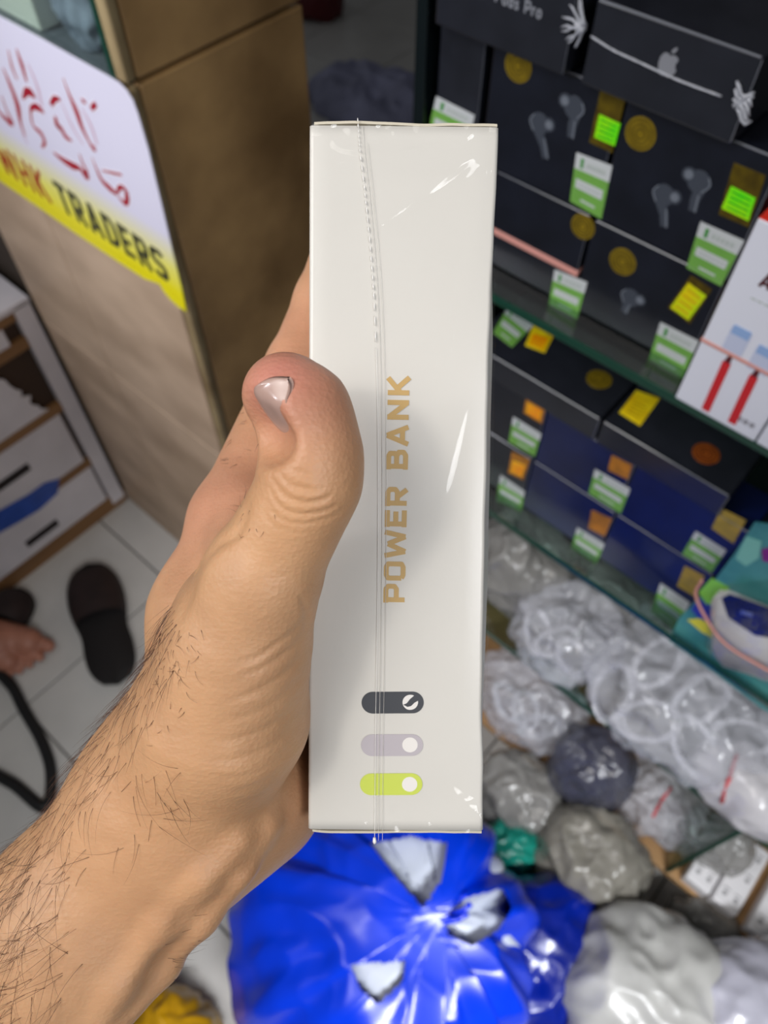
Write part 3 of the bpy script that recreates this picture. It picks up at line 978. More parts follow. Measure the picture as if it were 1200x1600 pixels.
def coil(c, r, seed, tilt, label, turns=4, th=0.0024, material=None):
    rr = random.Random(seed)
    M = Matrix.Rotation(tilt[0], 3, 'X') @ Matrix.Rotation(tilt[1], 3, 'Y') @ Matrix.Rotation(rr.random() * 6, 3, 'Z')
    mb = MB()
    n = 16
    pts = []
    for k in range(turns * n):
        a = 2 * math.pi * k / n
        q = r * (1 + 0.10 * math.sin(a * 0.37 + seed))
        pts.append(Vector(c) + M @ Vector((q * 1.25 * math.cos(a), q * 0.72 * math.sin(a), 0.0045 * math.sin(a * 0.61 + k) + 0.0022 * (k / n - turns / 2))))
    mb.tube(pts, th, 6)
    o = mb.build('cable_coil', material or M_CABLE, None, True)
    tag(o, label, 'cable', label.replace('coiled cable', 'coiled cables'))
    # the tie round the coil
    t = MB()
    w = Vector(c) + M @ Vector((r * 1.25, 0, 0))
    t.tube([w + M @ Vector((0.006 * math.cos(a), 0, 0.008 * math.sin(a))) for a in np.linspace(0, 2 * math.pi, 10, endpoint=False)], 0.0016, 5, True)
    t.build('tie', M_LGREY, o)
    return o


def clear_bag(label, px, z, rad, seed, material=None, flat=None, cat='bag', amp=0.016, freq=20, stripe=None, group='clear plastic bags of cables', knot=None, name='clear_bag'):
    c = spot(px[0], px[1], z)
    o = blob(name, c, rad, material or M_CLR, seed, amp, freq, 0.7, flat, knot, crumple=0.9 if material in (None, M_CLR, M_WBAG) else 0.45)
    tag(o, label, cat, group)
    return o, c


# on the third glass shelf
o, c = clear_bag('large clear bag of white coiled cables sagging over the lowest glass shelf', (1065, 1085), 0.555, (0.150, 0.105, 0.080), 11, flat=Z3 + 0.001)
for k, (dx, dy, dzz, rr_) in enumerate([(-0.075, -0.055, -0.015, 0.034), (-0.015, -0.06, -0.01, 0.036), (0.05, -0.055, 0.0, 0.034), (-0.05, 0.0, 0.035, 0.034), (0.02, -0.01, 0.04, 0.036), (0.09, -0.01, 0.02, 0.03)]):
    coil(c + Vector((dx, dy, dzz)), rr_, k, (0.7 + 0.2 * math.sin(k * 2), 0.3 * math.cos(k * 3)), 'white coiled cable inside the large clear bag over the lowest glass shelf')
o, c = clear_bag('clear bag of grey cables standing on the lowest glass shelf beside the large bag', (885, 985), 0.545, (0.085, 0.07, 0.075), 23, flat=Z3 + 0.001)
for k in range(3):
    coil(c + Vector((-0.03 + 0.03 * k, -0.03, 0.012 * (k % 2))), 0.026, 20 + k, (0.8, 0.3 * k), 'white coiled cable inside the smaller clear bag standing on the lowest glass shelf')
clear_bag('grey clear bag deep on the lowest glass shelf, beside the white power bank box', (815, 880), 0.565, (0.085, 0.07, 0.080), 31, M_CLRG, flat=Z3 + 0.001)
clear_bag('flat clear bag lying deep behind the two cable bags on the lowest glass shelf', (965, 930), 0.56, (0.085, 0.05, 0.05), 37, M_CLRG, flat=Z3 + 0.001)
# on the plywood base
o, c = clear_bag('clear bag of cables at the far end of the plywood board', (830, 1095), 0.200, (0.11, 0.08, 0.085), 41, flat=ZW + 0.001)
for k in range(3):
    coil(c + Vector((-0.03 + 0.035 * k, -0.03, 0.02 * (k % 2))), 0.03, 40 + k, (0.7, 0.3 * k), 'white coiled cable inside the clear bag at the far end of the plywood')
M_DKP = plastic('dark_bag_plastic', '4d4e5c', 0.30)
o, c = clear_bag('dark clear bag of navy cables hanging over the plywood edge', (922, 1200), 0.20, (0.075, 0.065, 0.100), 43, M_DKP, flat=ZW + 0.001)
for k in range(3):
    coil(c + Vector((0.0, -0.025, -0.03 + 0.03 * k)), 0.032, 50 + k, (0.9, 0.2 * k), 'navy coiled cable packed in the dark bag over the plywood edge', 4, 0.004, mat('navy_cable', '121a4a', 0.4))


def zip_stripe(par, pts, w=0.006):
    mb = MB()
    for a, b_ in zip(pts[:-1], pts[1:]):
        mb.tube([a, b_], w * 0.5, 5)
    mb.build('zip_stripe', M_ZIP, par, True)


def surf(o, x, y):
    """point on the sight side of object o along a photo sight line"""
    d = Vector((_R * (x - 600) + _U * (800 - y)) / FPX + _F).normalized()
    mw = o.matrix_world.inverted()
    ok, loc, nr, _ = o.ray_cast(mw @ Vector(_C), mw.to_3x3() @ d)
    return (o.matrix_world @ loc + (o.matrix_world.to_3x3() @ nr) * 0.002) if ok else None


bpy.context.view_layer.update()
o, c = clear_bag('small clear zip bag with a red stripe at the plywood edge', (1030, 1258), 0.165, (0.085, 0.06, 0.055), 47, flat=ZW + 0.001)
bpy.context.view_layer.update()
zip_stripe(o, [p for p in (surf(o, *q) for q in [(1020, 1276), (1033, 1252), (1047, 1230)]) if p])
o, c = clear_bag('milky zip bag with a long red stripe, below the large bag of white cables', (1172, 1232), 0.535, (0.080, 0.050, 0.056), 53, plastic('frosted_bag_plastic', 'c6c3c6', 0.2), flat=Z3 + 0.001, amp=0.008)
bpy.context.view_layer.update()
zip_stripe(o, [p for p in (surf(o, *q) for q in [(1128, 1252), (1140, 1215), (1152, 1178)]) if p])
clear_bag('loose clear bag in the shade behind the red-striped zip bags', (1120, 1310), 0.17, (0.06, 0.05, 0.05), 59, M_CLRG, flat=ZW + 0.001)

# white adapter blocks lying on the plywood, ends to the front
M_AD = mat('adapter_white', 'dad8da', 0.3)
for k, (ex, lbl) in enumerate([((1066, 1384), 'white double adapter block on the plywood beside the glass divider'), ((1106, 1420), 'white double adapter block in the middle of the row on the plywood'),
                               ((1163, 1464), 'white double adapter block at the right end of the row on the plywood')]):
    e0 = spot(ex[0], ex[1], ZW + 0.035)
    x0 = e0.x - 0.004
    o = MB().box((x0, YF + 0.004, ZW + 0.0006), (x0 + 0.046, YF + 0.135, ZW + 0.038), 0.005, 3).build('adapter_block', M_AD, None, False)
    tag(o, lbl, 'adapter', 'white adapter blocks on the plywood')
    for u in range(3):
        mb = MB()
        cy = YF + 0.025 + 0.042 * u
        MBc = [(x0 + 0.013, cy), (x0 + 0.033, cy)]
        for (hx, hy) in MBc:
            mb.poly(circle((hx, hy, ZW + 0.038), (1, 0, 0), (0, 1, 0), 0.0042, 12), TOP, 0.0004)
            mb.poly([Vector((hx + du, hy + dv, ZW + 0.038)) for du, dv in ((-0.006, 0.008), (0.006, 0.008), (0.006, 0.0105), (-0.006, 0.0105))], TOP, 0.0004)
        mb.build('socket_mark', mat('socket_grey', '8d8c8e', 0.4), o)

# bags on the floor in front of the cabinet
def white_inside(poly_list):
    def f(P):
        x, y = to_px(P)
        if (Vector(P) - Vector(_C)).length > LIM[0]:
            return False
        for poly in poly_list:
            ins = False
            j = len(poly) - 1
            for i in range(len(poly)):
                xi, yi = poly[i]
                xj, yj = poly[j]
                if (yi > y) != (yj > y) and x < (xj - xi) * (y - yi) / (yj - yi) + xi:
                    ins = not ins
                j = i
            if ins:
                return True
        return False
    return f


LIM = [1.6]
cb = spot(572, 1462, 0.19)
kn = spot(678, 1432, 0.36)
LIM[0] = (cb - Vector(_C)).length + 0.03
holes = white_inside([[(578, 1318), (640, 1308), (698, 1318), (692, 1372), (662, 1422), (622, 1375)], [(688, 1438), (720, 1405), (786, 1388), (800, 1420), (780, 1452), (740, 1478), (700, 1462)],
                      [(548, 1508), (632, 1502), (628, 1535), (588, 1572), (566, 1545)]])
BR = (0.236, 0.228, 0.185)
o = blob('blue_bag', cb, BR, M_BLUE, 61, 0.018, 7, 0.7, 0.001, (kn.x - cb.x, kn.y - cb.y, 0.02), 210, 120, holes, 9, crumple=0.35)
tag(o, 'large bright blue plastic bag tied at the top, white parcels showing through openings', 'bag', 'blue plastic bags on the floor')
mb = MB()
for k in range(9):
    a = 2 * math.pi * k / 9
    d = Vector((math.cos(a), math.sin(a), 0))
    pts = [kn + d * 0.004 + Vector((0, 0, -0.04)), kn + d * 0.011 + Vector((0, 0, -0.015)), kn + d * 0.009 + Vector((0, 0, 0.0)), kn + d * (0.018 + 0.01 * math.sin(k * 2.3)) + Vector((0.006, 0.012, 0.02)),
           kn + d * 0.02 + Vector((0.014, 0.032, 0.024))]
    mb.tube(spline(pts, 4), [0.006] * 9 + [0.0045] * 8, 6)
mb.build('tied_neck', mat('blue_neck', '0a34e0', 0.25), o, True)
o = blob('white_parcel', cb + Vector((0.0, 0, -0.006)), tuple(v * 0.935 for v in BR), mat('parcel_white', 'c3cad8', 0.35, var=0.06, vscale=12), 62, 0.008, 12, 0.7, 0.003, (kn.x - cb.x, kn.y - cb.y, 0.0), 80, 50)
tag(o, 'white plastic parcel inside the large bright blue bag, seen through its openings', 'parcel')
c2 = spot(835, 1500, 0.11)
o = blob('blue_bag', c2, (0.112, 0.14, 0.115), M_DKBLUE, 67, 0.020, 11, 0.7, 0.001, None, 90, 60, crumple=0.4)
tag(o, 'smaller deep blue plastic bag on the floor, right of the large blue bag', 'bag', 'blue plastic bags on the floor')
c3 = spot(795, 1330, 0.07)
o = blob('teal_bag', c3, (0.055, 0.06, 0.07), mat('teal_plastic', '0f7f6e', 0.35, var=0.25, vscale=14), 71, 0.010, 22, 0.6, 0.001)
tag(o, 'small teal green plastic bag on the floor behind the blue bags', 'bag')
clear_bag('grey see-through bag on the floor in front of the plywood board', (920, 1345), 0.12, (0.10, 0.085, 0.115), 73, plastic('smoky_bag_plastic', '8a867c', 0.25), flat=0.001, group='clear bags on the floor')
clear_bag('grey clear bag on the floor behind the teal bag, in the shade of the shelf', (812, 1245), 0.10, (0.085, 0.07, 0.09), 79, M_CLRG, flat=0.001, group='clear bags on the floor')
clear_bag('big milky white bag with pointed corner on the floor at the bottom right', (1000, 1560), 0.15, (0.135, 0.135, 0.145), 83, M_WBAG, flat=0.001, group='clear bags on the floor', amp=0.016, freq=10)
clear_bag('big white plastic bag on the floor in the bottom right corner of the photo', (1170, 1610), 0.16, (0.13, 0.13, 0.15), 89, plastic('white_bag_plastic', 'bcbbc8', 0.08), flat=0.001, group='clear bags on the floor', amp=0.012, freq=15)
clear_bag('limp clear bag propped against the plywood edge below the adapter blocks', (1095, 1455), 0.06, (0.065, 0.05, 0.075), 97, M_CLRG, flat=0.001, group='clear bags on the floor')
# yellow bag
c4 = spot(282, 1622, 0.06)
o = blob('yellow_bag', c4, (0.085, 0.06, 0.085), mat('yellow_plastic', 'c9960a', 0.3, var=0.3, vscale=20), 101, 0.010, 18, 0.7, 0.001)
tag(o, 'crumpled yellow plastic bag on the floor at the bottom edge', 'bag')
o = blob('dark_bag', spot(200, 1600, 0.05), (0.07, 0.09, 0.06), mat('dark_brown_cloth', '2a2117', 0.8, var=0.3, vscale=30), 103, 0.006, 20, 0.5, 0.001)
tag(o, 'dark brown cloth bag on the floor behind the forearm, beside the yellow bag', 'bag')
# pale cloth far down the passage
c5 = spot(590, 160, 0.02)
o = blob('pale_sheet', c5, (0.30, 0.20, 0.07), mat('pale_blue_plastic', '8f90ac', 0.5, var=0.2, vscale=6), 107, 0.03, 6, 0.6, 0.001)
tag(o, 'pale blue-grey plastic sheet heaped on the dark passage floor', 'sheet')
o = blob('red_bag', spot(485, -8, 0.06), (0.16, 0.12, 0.09), mat('dark_red_plastic', '5a0f14', 0.5, var=0.2, vscale=8), 109, 0.02, 8, 0.6, 0.001)
tag(o, 'dark red bag at the far dark end of the passage floor', 'bag')

# ---------------------------------------------------------------- slippers, cable on the floor
M_SLP = mat('slipper_brown', '241513', 0.7, var=0.3, vscale=30)
M_SLP2 = mat('slipper_dark', '120d0d', 0.8)


def slipper(label, heel, toe, w):
    heel, toe = Vector(heel), Vector(toe)
    d = toe - heel
    L = d.length
    d.normalize()
    s = Vector((-d.y, d.x, 0))
    root = empty('slipper', (heel + toe) / 2, label, 'slipper', 'slippers on the floor')

    def prof(t):
        return w * (0.40 + 0.10 * math.sin(t * math.pi) - 0.06 * math.exp(-((t - 0.42) / 0.12) ** 2) + 0.06 * math.exp(-((t - 0.72) / 0.2) ** 2)) * min(1, (max(0.0, 1 - abs(2 * t - 1) ** 7)) ** 0.5 + 0.02)
    V, Fc = [], []
    n = 28
    for k in range(n + 1):
        t = k / n
        c = heel + d * (t * L)
        q = prof(t)
        for (u, z) in ((-1, 0.001), (-1.04, 0.012), (-0.97, 0.022), (0, 0.020), (0.97, 0.022), (1.04, 0.012), (1, 0.001)):
            V.append(c + s * q * u + Vector((0, 0, z)))
    for k in range(n):
        for i in range(6):
            Fc.append((k * 7 + i, k * 7 + i + 1, (k + 1) * 7 + i + 1, (k + 1) * 7 + i))
        Fc.append((k * 7 + 6, k * 7, (k + 1) * 7, (k + 1) * 7 + 6))
    mesh('sole', V, Fc, M_SLP2, root, True)
    V, Fc = [], []
    m = 12
    for k in range(m + 1):
        t = 0.50 + 0.42 * k / m
        c = heel + d * (t * L)
        q = prof(t) * 1.03
        hgt = 0.052 * (1 - 0.45 * (k / m) ** 2)
        for i in range(13):
            a = math.pi * i / 12
            V.append(c + s * (-q * math.cos(a)) + Vector((0, 0, 0.012 + hgt * math.sin(a) ** 0.8)))
    for k in range(m):
        for i in range(12):
            Fc.append((k * 13 + i, k * 13 + i + 1, (k + 1) * 13 + i + 1, (k + 1) * 13 + i))
    mesh('strap', V, Fc, M_SLP, root, True)
    return root


slipper('dark brown slipper lying alone on the tiles, whole in view, beside the forearm', spot(186, 1070, 0.01), spot(140, 888, 0.01), 0.112)
slipper('dark brown slipper half hidden behind the bare foot at the left edge', spot(-20, 1030, 0.01), spot(38, 925, 0.01), 0.09)
mb = MB()
mb.tube(spline([spot(-60, 1020, 0.02), spot(8, 1060, 0.02), spot(38, 1110, 0.015), (spot(66, 1160, 0.012)), spot(80, 1210, 0.012), spot(70, 1262, 0.012), spot(20, 1225, 0.014), spot(-40, 1195, 0.014)], 8), 0.0115, 8)
o = mb.build('strap', mat('black_webbing', '0b0b0d', 0.6), None, True)
o.name = 'bag_strap'
tag(o, 'black strap looped on the floor below the bare foot', 'strap')

# ================================================================ THE HELD POWER BANK BOX
def cpt(x, y, d):
    """camera-space point (metres) of photo pixel at depth d"""
    return np.array([(x - 600) / FPX * d, (800 - y) / FPX * d, -d])


CAM_M = Matrix([list(CAMROT[i]) + [_C[i]] for i in range(3)] + [[0, 0, 0, 1]])
TL, TR_, BL_, BR_ = cpt(487, 195, .2), cpt(783, 199, .2), cpt(478, 1296, .2165), cpt(752, 1298, .2165)
bc = (TL + TR_ + BL_ + BR_) / 4
ex = (TR_ - TL) + (BR_ - BL_)
ex /= np.linalg.norm(ex)
ey = (TL - BL_) + (TR_ - BR_)
ey -= ex * (ey @ ex)
ey /= np.linalg.norm(ey)
ez = np.cross(ex, ey)
BW, BH, BD = 0.0493, 0.1905, 0.085
BOX_M = CAM_M @ Matrix([[ex[i], ey[i], ez[i], bc[i]] for i in range(3)] + [[0, 0, 0, 1]])
M_CARD = mat('white_box_card', 'd8d5ce', 0.32, var=0.012, vscale=30, bump=0.02, bscale=500)
M_EDGE = mat('cream_card_edge', 'd3cbb8', 0.55)


def face_xy(x, y):
    """box-face coordinates of a photo pixel"""
    d = np.array([(x - 600) / FPX, (800 - y) / FPX, -1.0])
    n = ez
    t = (bc @ n) / (d @ n)
    q = d * t - bc
    return Vector((q @ ex, q @ ey, 0))


def smooth01(t):
    t = min(1, max(0, t))
    return t * t * (3 - 2 * t)


V, Fc = [], []
NY = 64
ring_n = None
for j in range(NY + 1):
    t = j / NY
    y = -BH / 2 + BH * t
    # the right wall bulges, most a little above the middle; the left wall a touch
    bl = 0.0024 * smooth01(min(t, 1 - t) * 3.2) + 0.0004 * noise.noise(Vector((t * 9, 1, 1)))
    lb = 0.0006 * smooth01(min(t, 1 - t) * 4)
    er = 0.0011
    dent = 0.0012 * smooth01(min(t + 0.02, 1.0 - t) * 3.4) + 0.0003 * noise.noise(Vector((t * 14, 7, 2)))
    hw = BW / 2
    pr = []
    fr = hw - dent                                  # front right edge lies a little inside
    for k in range(5):                              # front right rounding
        a = math.pi / 2 * k / 4
        pr.append((fr - er + er * math.sin(a), -er + er * math.cos(a)))
    for k in range(1, 13):                          # right wall
        u = k / 13
        pr.append((fr + (hw - fr) * smooth01(u * 6) + bl * math.sin(math.pi * min(1, u * 1.15)) ** 0.7 if u * 1.15 < 1 else hw, -er - (BD - er) * u))
    pr.append((hw, -BD))
    pr.append((-hw, -BD))
    for k in range(1, 13):
        u = 1 - k / 13
        pr.append((-hw - lb * math.sin(math.pi * u), -er - (BD - er) * u))
    for k in range(5):
        a = math.pi / 2 * k / 4
        pr.append((-hw + er - er * math.cos(a), -er + er * math.sin(a)))
    nf = 10
    for k in range(1, nf):                          # front panel, left to right
        pr.append((-hw + er + (fr - 2 * er + hw) * k / nf + 0.0, 0.00012 * math.sin(math.pi * k / nf) * math.sin(math.pi * t)))
    ring_n = len(pr)
    V += [(x, y, z) for x, z in pr]
for j in range(NY):
    for i in range(ring_n):
        Fc.append((j * ring_n + i, j * ring_n + (i + 1) % ring_n, (j + 1) * ring_n + (i + 1) % ring_n, (j + 1) * ring_n + i))
Fc.append(tuple(range(ring_n))[::-1])
Fc.append(tuple(range(NY * ring_n, (NY + 1) * ring_n)))
pbox = mesh('power_bank_box', V, Fc, M_CARD, None, True)
for p_ in pbox.data.polygons[-2:]:
    p_.use_smooth = False
bm = bmesh.new()
bm.from_mesh(pbox.data)
bmesh.ops.recalc_face_normals(bm, faces=bm.faces[:])
bm.to_mesh(pbox.data)
bm.free()
tag(pbox, 'tall white shrink-wrapped box lettered POWER BANK in gold, held upright in the hand', 'box')
HELD = []                                           # children built in box coordinates


def bx_child(o):
    o.parent = pbox
    o.matrix_parent_inverse = Matrix.Identity(4)
    return o


# tuck flaps: a thin cream card edge along the top and the bottom
for sgn, nm in ((1, 'top_flap'), (-1, 'bottom_flap')):
    V, Fc = [], []
    n = 40
    for i in range(n + 1):
        t = i / n
        x = -BW / 2 + 0.0012 + (BW - 0.0016) * t
        yy = sgn * (BH / 2 + 0.0002) + sgn * (0.0004 * math.sin(t * 7.0) * (1 - t) + 0.00025 * noise.noise(Vector((t * 6, sgn, 3))))
        zf = -0.0002 + 0.0003 * math.sin(math.pi * t)
        V += [(x, yy, zf), (x, yy + sgn * 0.0008, zf - 0.0003), (x, yy + sgn * 0.0008, -BD + 0.002), (x, yy, -BD + 0.002)]
    for i in range(n):
        for k in range(4):
            Fc.append((i * 4 + k, i * 4 + (k + 1) % 4, i * 4 + 4 + (k + 1) % 4, i * 4 + 4 + k))
    Fc += [(0, 1, 2, 3), (n * 4 + 3, n * 4 + 2, n * 4 + 1, n * 4)]
    bx_child(mesh(nm, V, Fc, M_EDGE, None, False))
ZN = (0, 0, 1)
LIFT = Vector((0, 0, 0.00016))
# gold lettering, read upwards
M_GOLDINK = mat('gold_ink', 'c8a66a', 0.35)
p0, p1 = face_xy(632, 942), face_xy(640, 585)
up = (p1 - p0).normalized()
side = Vector((up.y, -up.x, 0))                     # to the right across the face
lw = 0.0062
gap = 0.13
WM = 1.0
tot = (face_xy(621, 585) - face_xy(615, 942)).length
th_ = (face_xy(632, 780) - face_xy(599, 780)).length
WM = (tot / th_ - gap * (len('POWER BANK') - 1)) / sum(GLYPH[c][0] for c in 'POWER BANK')
mb = MB()
lettering(mb, 'POWER BANK', p0 + LIFT, up, -side, th_, 0.235, ZN, gap, WM, 0.00002)
bx_child(mb.build('lettering', M_GOLDINK, None))


def capsule(px0, px1, y0_, y1_):
    a, b_ = face_xy(px0, (y0_ + y1_) / 2), face_xy(px1, (y0_ + y1_) / 2)
    r = (face_xy(600, y0_) - face_xy(600, y1_)).length / 2
    ca, cb_ = a + Vector((r, 0, 0)), b_ - Vector((r, 0, 0))
    P = [cb_ + Vector((r * math.cos(t), r * math.sin(t), 0)) for t in np.linspace(-math.pi / 2, math.pi / 2, 20)]
    P += [ca + Vector((r * math.cos(t), r * math.sin(t), 0)) for t in np.linspace(math.pi / 2, 3 * math.pi / 2, 20)]
    return [p + LIFT for p in P]


def knob_c(x, y):
    return face_xy(x, y) + LIFT + Vector((0, 0, 0.00003))


for (pxs, col, nm, kx, ky) in (((565, 662, 1080.5, 1114.5), '43454a', 'switch_mark', 641, 1097), ((564, 661, 1147, 1181), 'bcb5ba', 'switch_mark', 640.5, 1163.5), ((562.5, 660, 1208, 1242), 'cbd85c', 'switch_mark', 640, 1225)):
    mb = MB()
    mb.poly(capsule(*pxs), ZN, 0.00002)
    sw = bx_child(mb.build(nm, mat('ink_' + col, col, 0.4), None))
    sw['label'] = {'43454a': 'dark grey switch mark with slashed knob', 'bcb5ba': 'pale grey switch mark', 'cbd85c': 'lime green switch mark'}[col]
    mb = MB()
    c = knob_c(kx, ky)
    r = 0.00215
    if ky < 1120:                                   # knob cut by a curved slash
        up_ = [c + Vector((r * math.cos(a), r * math.sin(a), 0)) for a in np.radians(np.linspace(62, 200, 16))]
        mb.poly(up_ + [c + Vector((-0.45 * r, -0.12 * r, 0)), c + Vector((-0.05 * r, 0.42 * r, 0))], ZN, 0.00002)
        lo_ = [c + Vector((r * math.cos(a), r * math.sin(a), 0)) for a in np.radians(np.linspace(200, 372, 18))]
        mb.poly(lo_ + [c + Vector((0.55 * r, -0.05 * r, 0)), c + Vector((0.1 * r, -0.5 * r, 0)), c + Vector((-0.35 * r, -0.62 * r, 0)), c + Vector((-0.7 * r, -0.42 * r, 0))], ZN, 0.00002)
    else:
        mb.poly(circle(c, (1, 0, 0), (0, 1, 0), r, 28), ZN, 0.00002)
    k_ = mb.build('switch_knob', mat('ink_white', 'ebe7e2', 0.4), None)
    k_.parent = sw
# shrink film: sheet over the front with drawn ridges, flange at both ends, welded seam
ridges = []                                         # (x0,y0,x1,y1, height, width) in pixels: tension lines from the upper right corner
for (a, b_, c_, d_, h_, w_) in ((775, 215, 640, 330, .10, 5), (775, 220, 570, 365, .14, 5), (775, 225, 545, 385, .10, 5), (772, 225, 600, 420, .12, 6), (770, 230, 640, 450, .10, 6),
                               (768, 240, 655, 520, .10, 6), (765, 240, 690, 560, .16, 6), (764, 250, 710, 520, .12, 5), (760, 300, 694, 620, .18, 6), (735, 600, 690, 780, .12, 6),
                               (600, 880, 690, 1000, .08, 6), (510, 335, 600, 350, .12, 4), (700, 1225, 760, 1290, .18, 6), (690, 1240, 750, 1250, .12, 5), (590, 250, 690, 232, .3, 5), (515, 228, 600, 248, .3, 5)):
    ridges.append((np.array(face_xy(a, b_))[:2], np.array(face_xy(c_, d_))[:2], h_ * 1e-3, w_ * 0.00017))
seam_px = [(559, 186), (561, 215), (563, 240), (569, 290), (573, 330), (578, 380), (582, 430), (585, 480), (588, 560), (590, 640), (591, 760), (590.5, 880), (589, 1000), (587, 1120), (586, 1220), (585.5, 1300), (585, 1312)]
nx, ny = 90, 300
gx = np.linspace(-BW / 2 + 0.0006, BW / 2 - 0.0008, nx + 1)
gy = np.linspace(-BH / 2, BH / 2, ny + 1)
X, Y = np.meshgrid(gx, gy)
Hh = np.full_like(X, 0.00034)
for a, b_, h_, w_ in ridges:
    ba = b_ - a
    L2 = ba @ ba
    tt = np.clip(((X - a[0]) * ba[0] + (Y - a[1]) * ba[1]) / L2, 0, 1)
    dd = np.hypot(X - a[0] - tt * ba[0], Y - a[1] - tt * ba[1])
    Hh += 1.8 * h_ * np.exp(-(dd / w_) ** 2) * np.sin(math.pi * np.clip(tt, 0.02, 0.98)) ** 0.5
Nz = np.array([[noise.noise(Vector((x * 60, y * 22, 4.0))) for x in gx[::3]] for y in gy[::5]])
Hh += 0.00007 * np.kron(Nz, np.ones((5, 3)))[:ny + 1, :nx + 1] if False else 0.0
V = []
for j in range(ny + 1):
    for i in range(nx + 1):
        x, y = X[j, i], Y[j, i]
        endn = math.exp(-((BH / 2 - y) / 0.006) ** 2) + math.exp(-((y + BH / 2) / 0.009) ** 2)
        w_ = 0.00008 * noise.noise(Vector((x * 70, y * 25, 1.5))) + endn * 0.0008 * (0.5 + noise.noise(Vector((x * 260, y * 330, 8))))
        bow = 0.0016 * math.exp(-((y - BH / 2 + 0.0085) / 0.0035) ** 2) * max(0, math.sin(math.pi * (x / BW + 0.5) * 0.9))
        V.append((x, y, Hh[j, i] + w_ + bow))
Fc = [(j * (nx + 1) + i, j * (nx + 1) + i + 1, (j + 1) * (nx + 1) + i + 1, (j + 1) * (nx + 1) + i) for j in range(ny) for i in range(nx)]
M_FILM = film_mat('box_film', (1, 1, 1), 0.06, 1.42, 0.75)
M_FILM2 = film_mat('side_film_clear', (1, 1, 1), 0.15, 1.3, 0.10)
bx_child(mesh('shrink_film', V, Fc, M_FILM, None, True))
# film standing proud of the bulged right wall
V, Fc = [], []
for j in range(61):
    t = j / 60
    y = -BH / 2 + BH * t
    for i in range(9):
        u = i / 8
        V.append((BW / 2 - 0.0012 * (1 - u) ** 2 + 0.0026 * smooth01(min(t, 1 - t) * 3.2) * math.sin(math.pi * min(1, 0.1 + 0.45 * u)) ** 0.7 + 0.0002 + 0.0002 * noise.noise(Vector((t * 12, u * 2, 6))), y, 0.0003 - 0.03 * u))
for j in range(60):
    for i in range(8):
        Fc.append((j * 9 + i, j * 9 + i + 1, (j + 1) * 9 + i + 1, (j + 1) * 9 + i))
bx_child(mesh('side_film', V, Fc, M_FILM2, None, True))
# flanges of film at the top and bottom
for sgn in (1, -1):
    V, Fc = [], []
    for i in range(61):
        t = i / 60
        x = -BW / 2 + 0.003 + (BW - 0.006) * t
        hgt = (0.0021 if sgn > 0 else 0.0020) * math.sin(math.pi * t) ** 0.6 * (0.7 + 0.5 * noise.noise(Vector((t * 4, sgn * 3, 2))))
        for k in range(5):
            u = k / 4
            V.append((x, sgn * (BH / 2 + 0.0009 + hgt * u), -0.006 - 0.010 * u + 0.002 * noise.noise(Vector((t * 14, u * 2, sgn)))))
    for i in range(60):
        for k in range(4):
            Fc.append((i * 5 + k, i * 5 + k + 1, i * 5 + 6 + k, i * 5 + 5 + k))
    bx_child(mesh('film_flange', V, Fc, film_mat('flange_film', (0.93, 0.93, 0.95), 0.12, 1.5, 1.3), None, True))
M_SEAM = mat('seam_white', 'f2f0ec', 0.25, spec=0.7)
M_SEAM2 = mat('seam_grey', 'dcd9d4', 0.3)
sp = spline([face_xy(*p) + Vector((0, 0, 0.0006)) for p in seam_px], 10)
mb = MB()
for k in range(0, 78, 3):                            # dashed, beaded weld in the upper half
    mb.tube(sp[k:k + 3], [0.00010, 0.00019, 0.00010], 5)
mb.tube(sp[78:], 0.00007, 5)
bx_child(mb.build('film_seam', M_SEAM, None, True))
mb = MB()
mb.tube([p + Vector((0.0011, 0, -0.0002)) for p in sp[4:]], 0.00006, 5)
mb.tube([p + Vector((0.0022, 0, -0.0002)) for p in sp[14:]], 0.00005, 5)
bx_child(mb.build('film_fold', M_SEAM2, None, True))
mb = MB()
c = face_xy(545, 184)
mb.tube(spline([c + Vector((0.0002 * k, 0.0006 * math.sin(k * 2.1), -0.004)) for k in range(-4, 9)], 3), 0.00022, 5)
c = face_xy(585, 1308)
mb.tube([c + Vector((0, 0, 0.0003)), c + Vector((0.0001, -0.0012, 0.0003)), c + Vector((0, -0.0018, 0.0004))], [0.0004, 0.0006, 0.0002], 6)
bx_child(mb.build('film_bead', M_SEAM, None, True))
pbox.matrix_world = BOX_M

# ================================================================ BODIES (signed-distance modelling, one continuous skin)
def sd_eval(P, prims):
    """smooth union of tapered capsules; prims = (a, b, ra, rb, k[, axis, scale]); carve = negative k"""
    D = np.full(len(P), 1e3)
    for pr in prims:
        a, b_, ra, rb, k = pr[:5]
        a, b_ = np.asarray(a, float), np.asarray(b_, float)
        q = P - a
        ba = b_ - a
        if len(pr) > 5:
            ax = np.asarray(pr[5], float)
            ax = ax / np.linalg.norm(ax)
            q = q + np.outer(q @ ax, ax) * (1 / pr[6] - 1)
            ba = ba + (ba @ ax) * ax * (1 / pr[6] - 1)
        t = np.clip(q @ ba / max(ba @ ba, 1e-12), 0, 1)
        d = np.linalg.norm(q - t[:, None] * ba, axis=1) - (ra + (rb - ra) * t)
        if k < 0:
            h = np.clip(0.5 - 0.5 * (D + d) / -k, 0, 1)
            D = D * (1 - h) + (-d) * h + -k * h * (1 - h)
        else:
            h = np.clip(0.5 + 0.5 * (D - d) / k, 0, 1)
            D = D * (1 - h) + d * h - k * h * (1 - h)
    return D


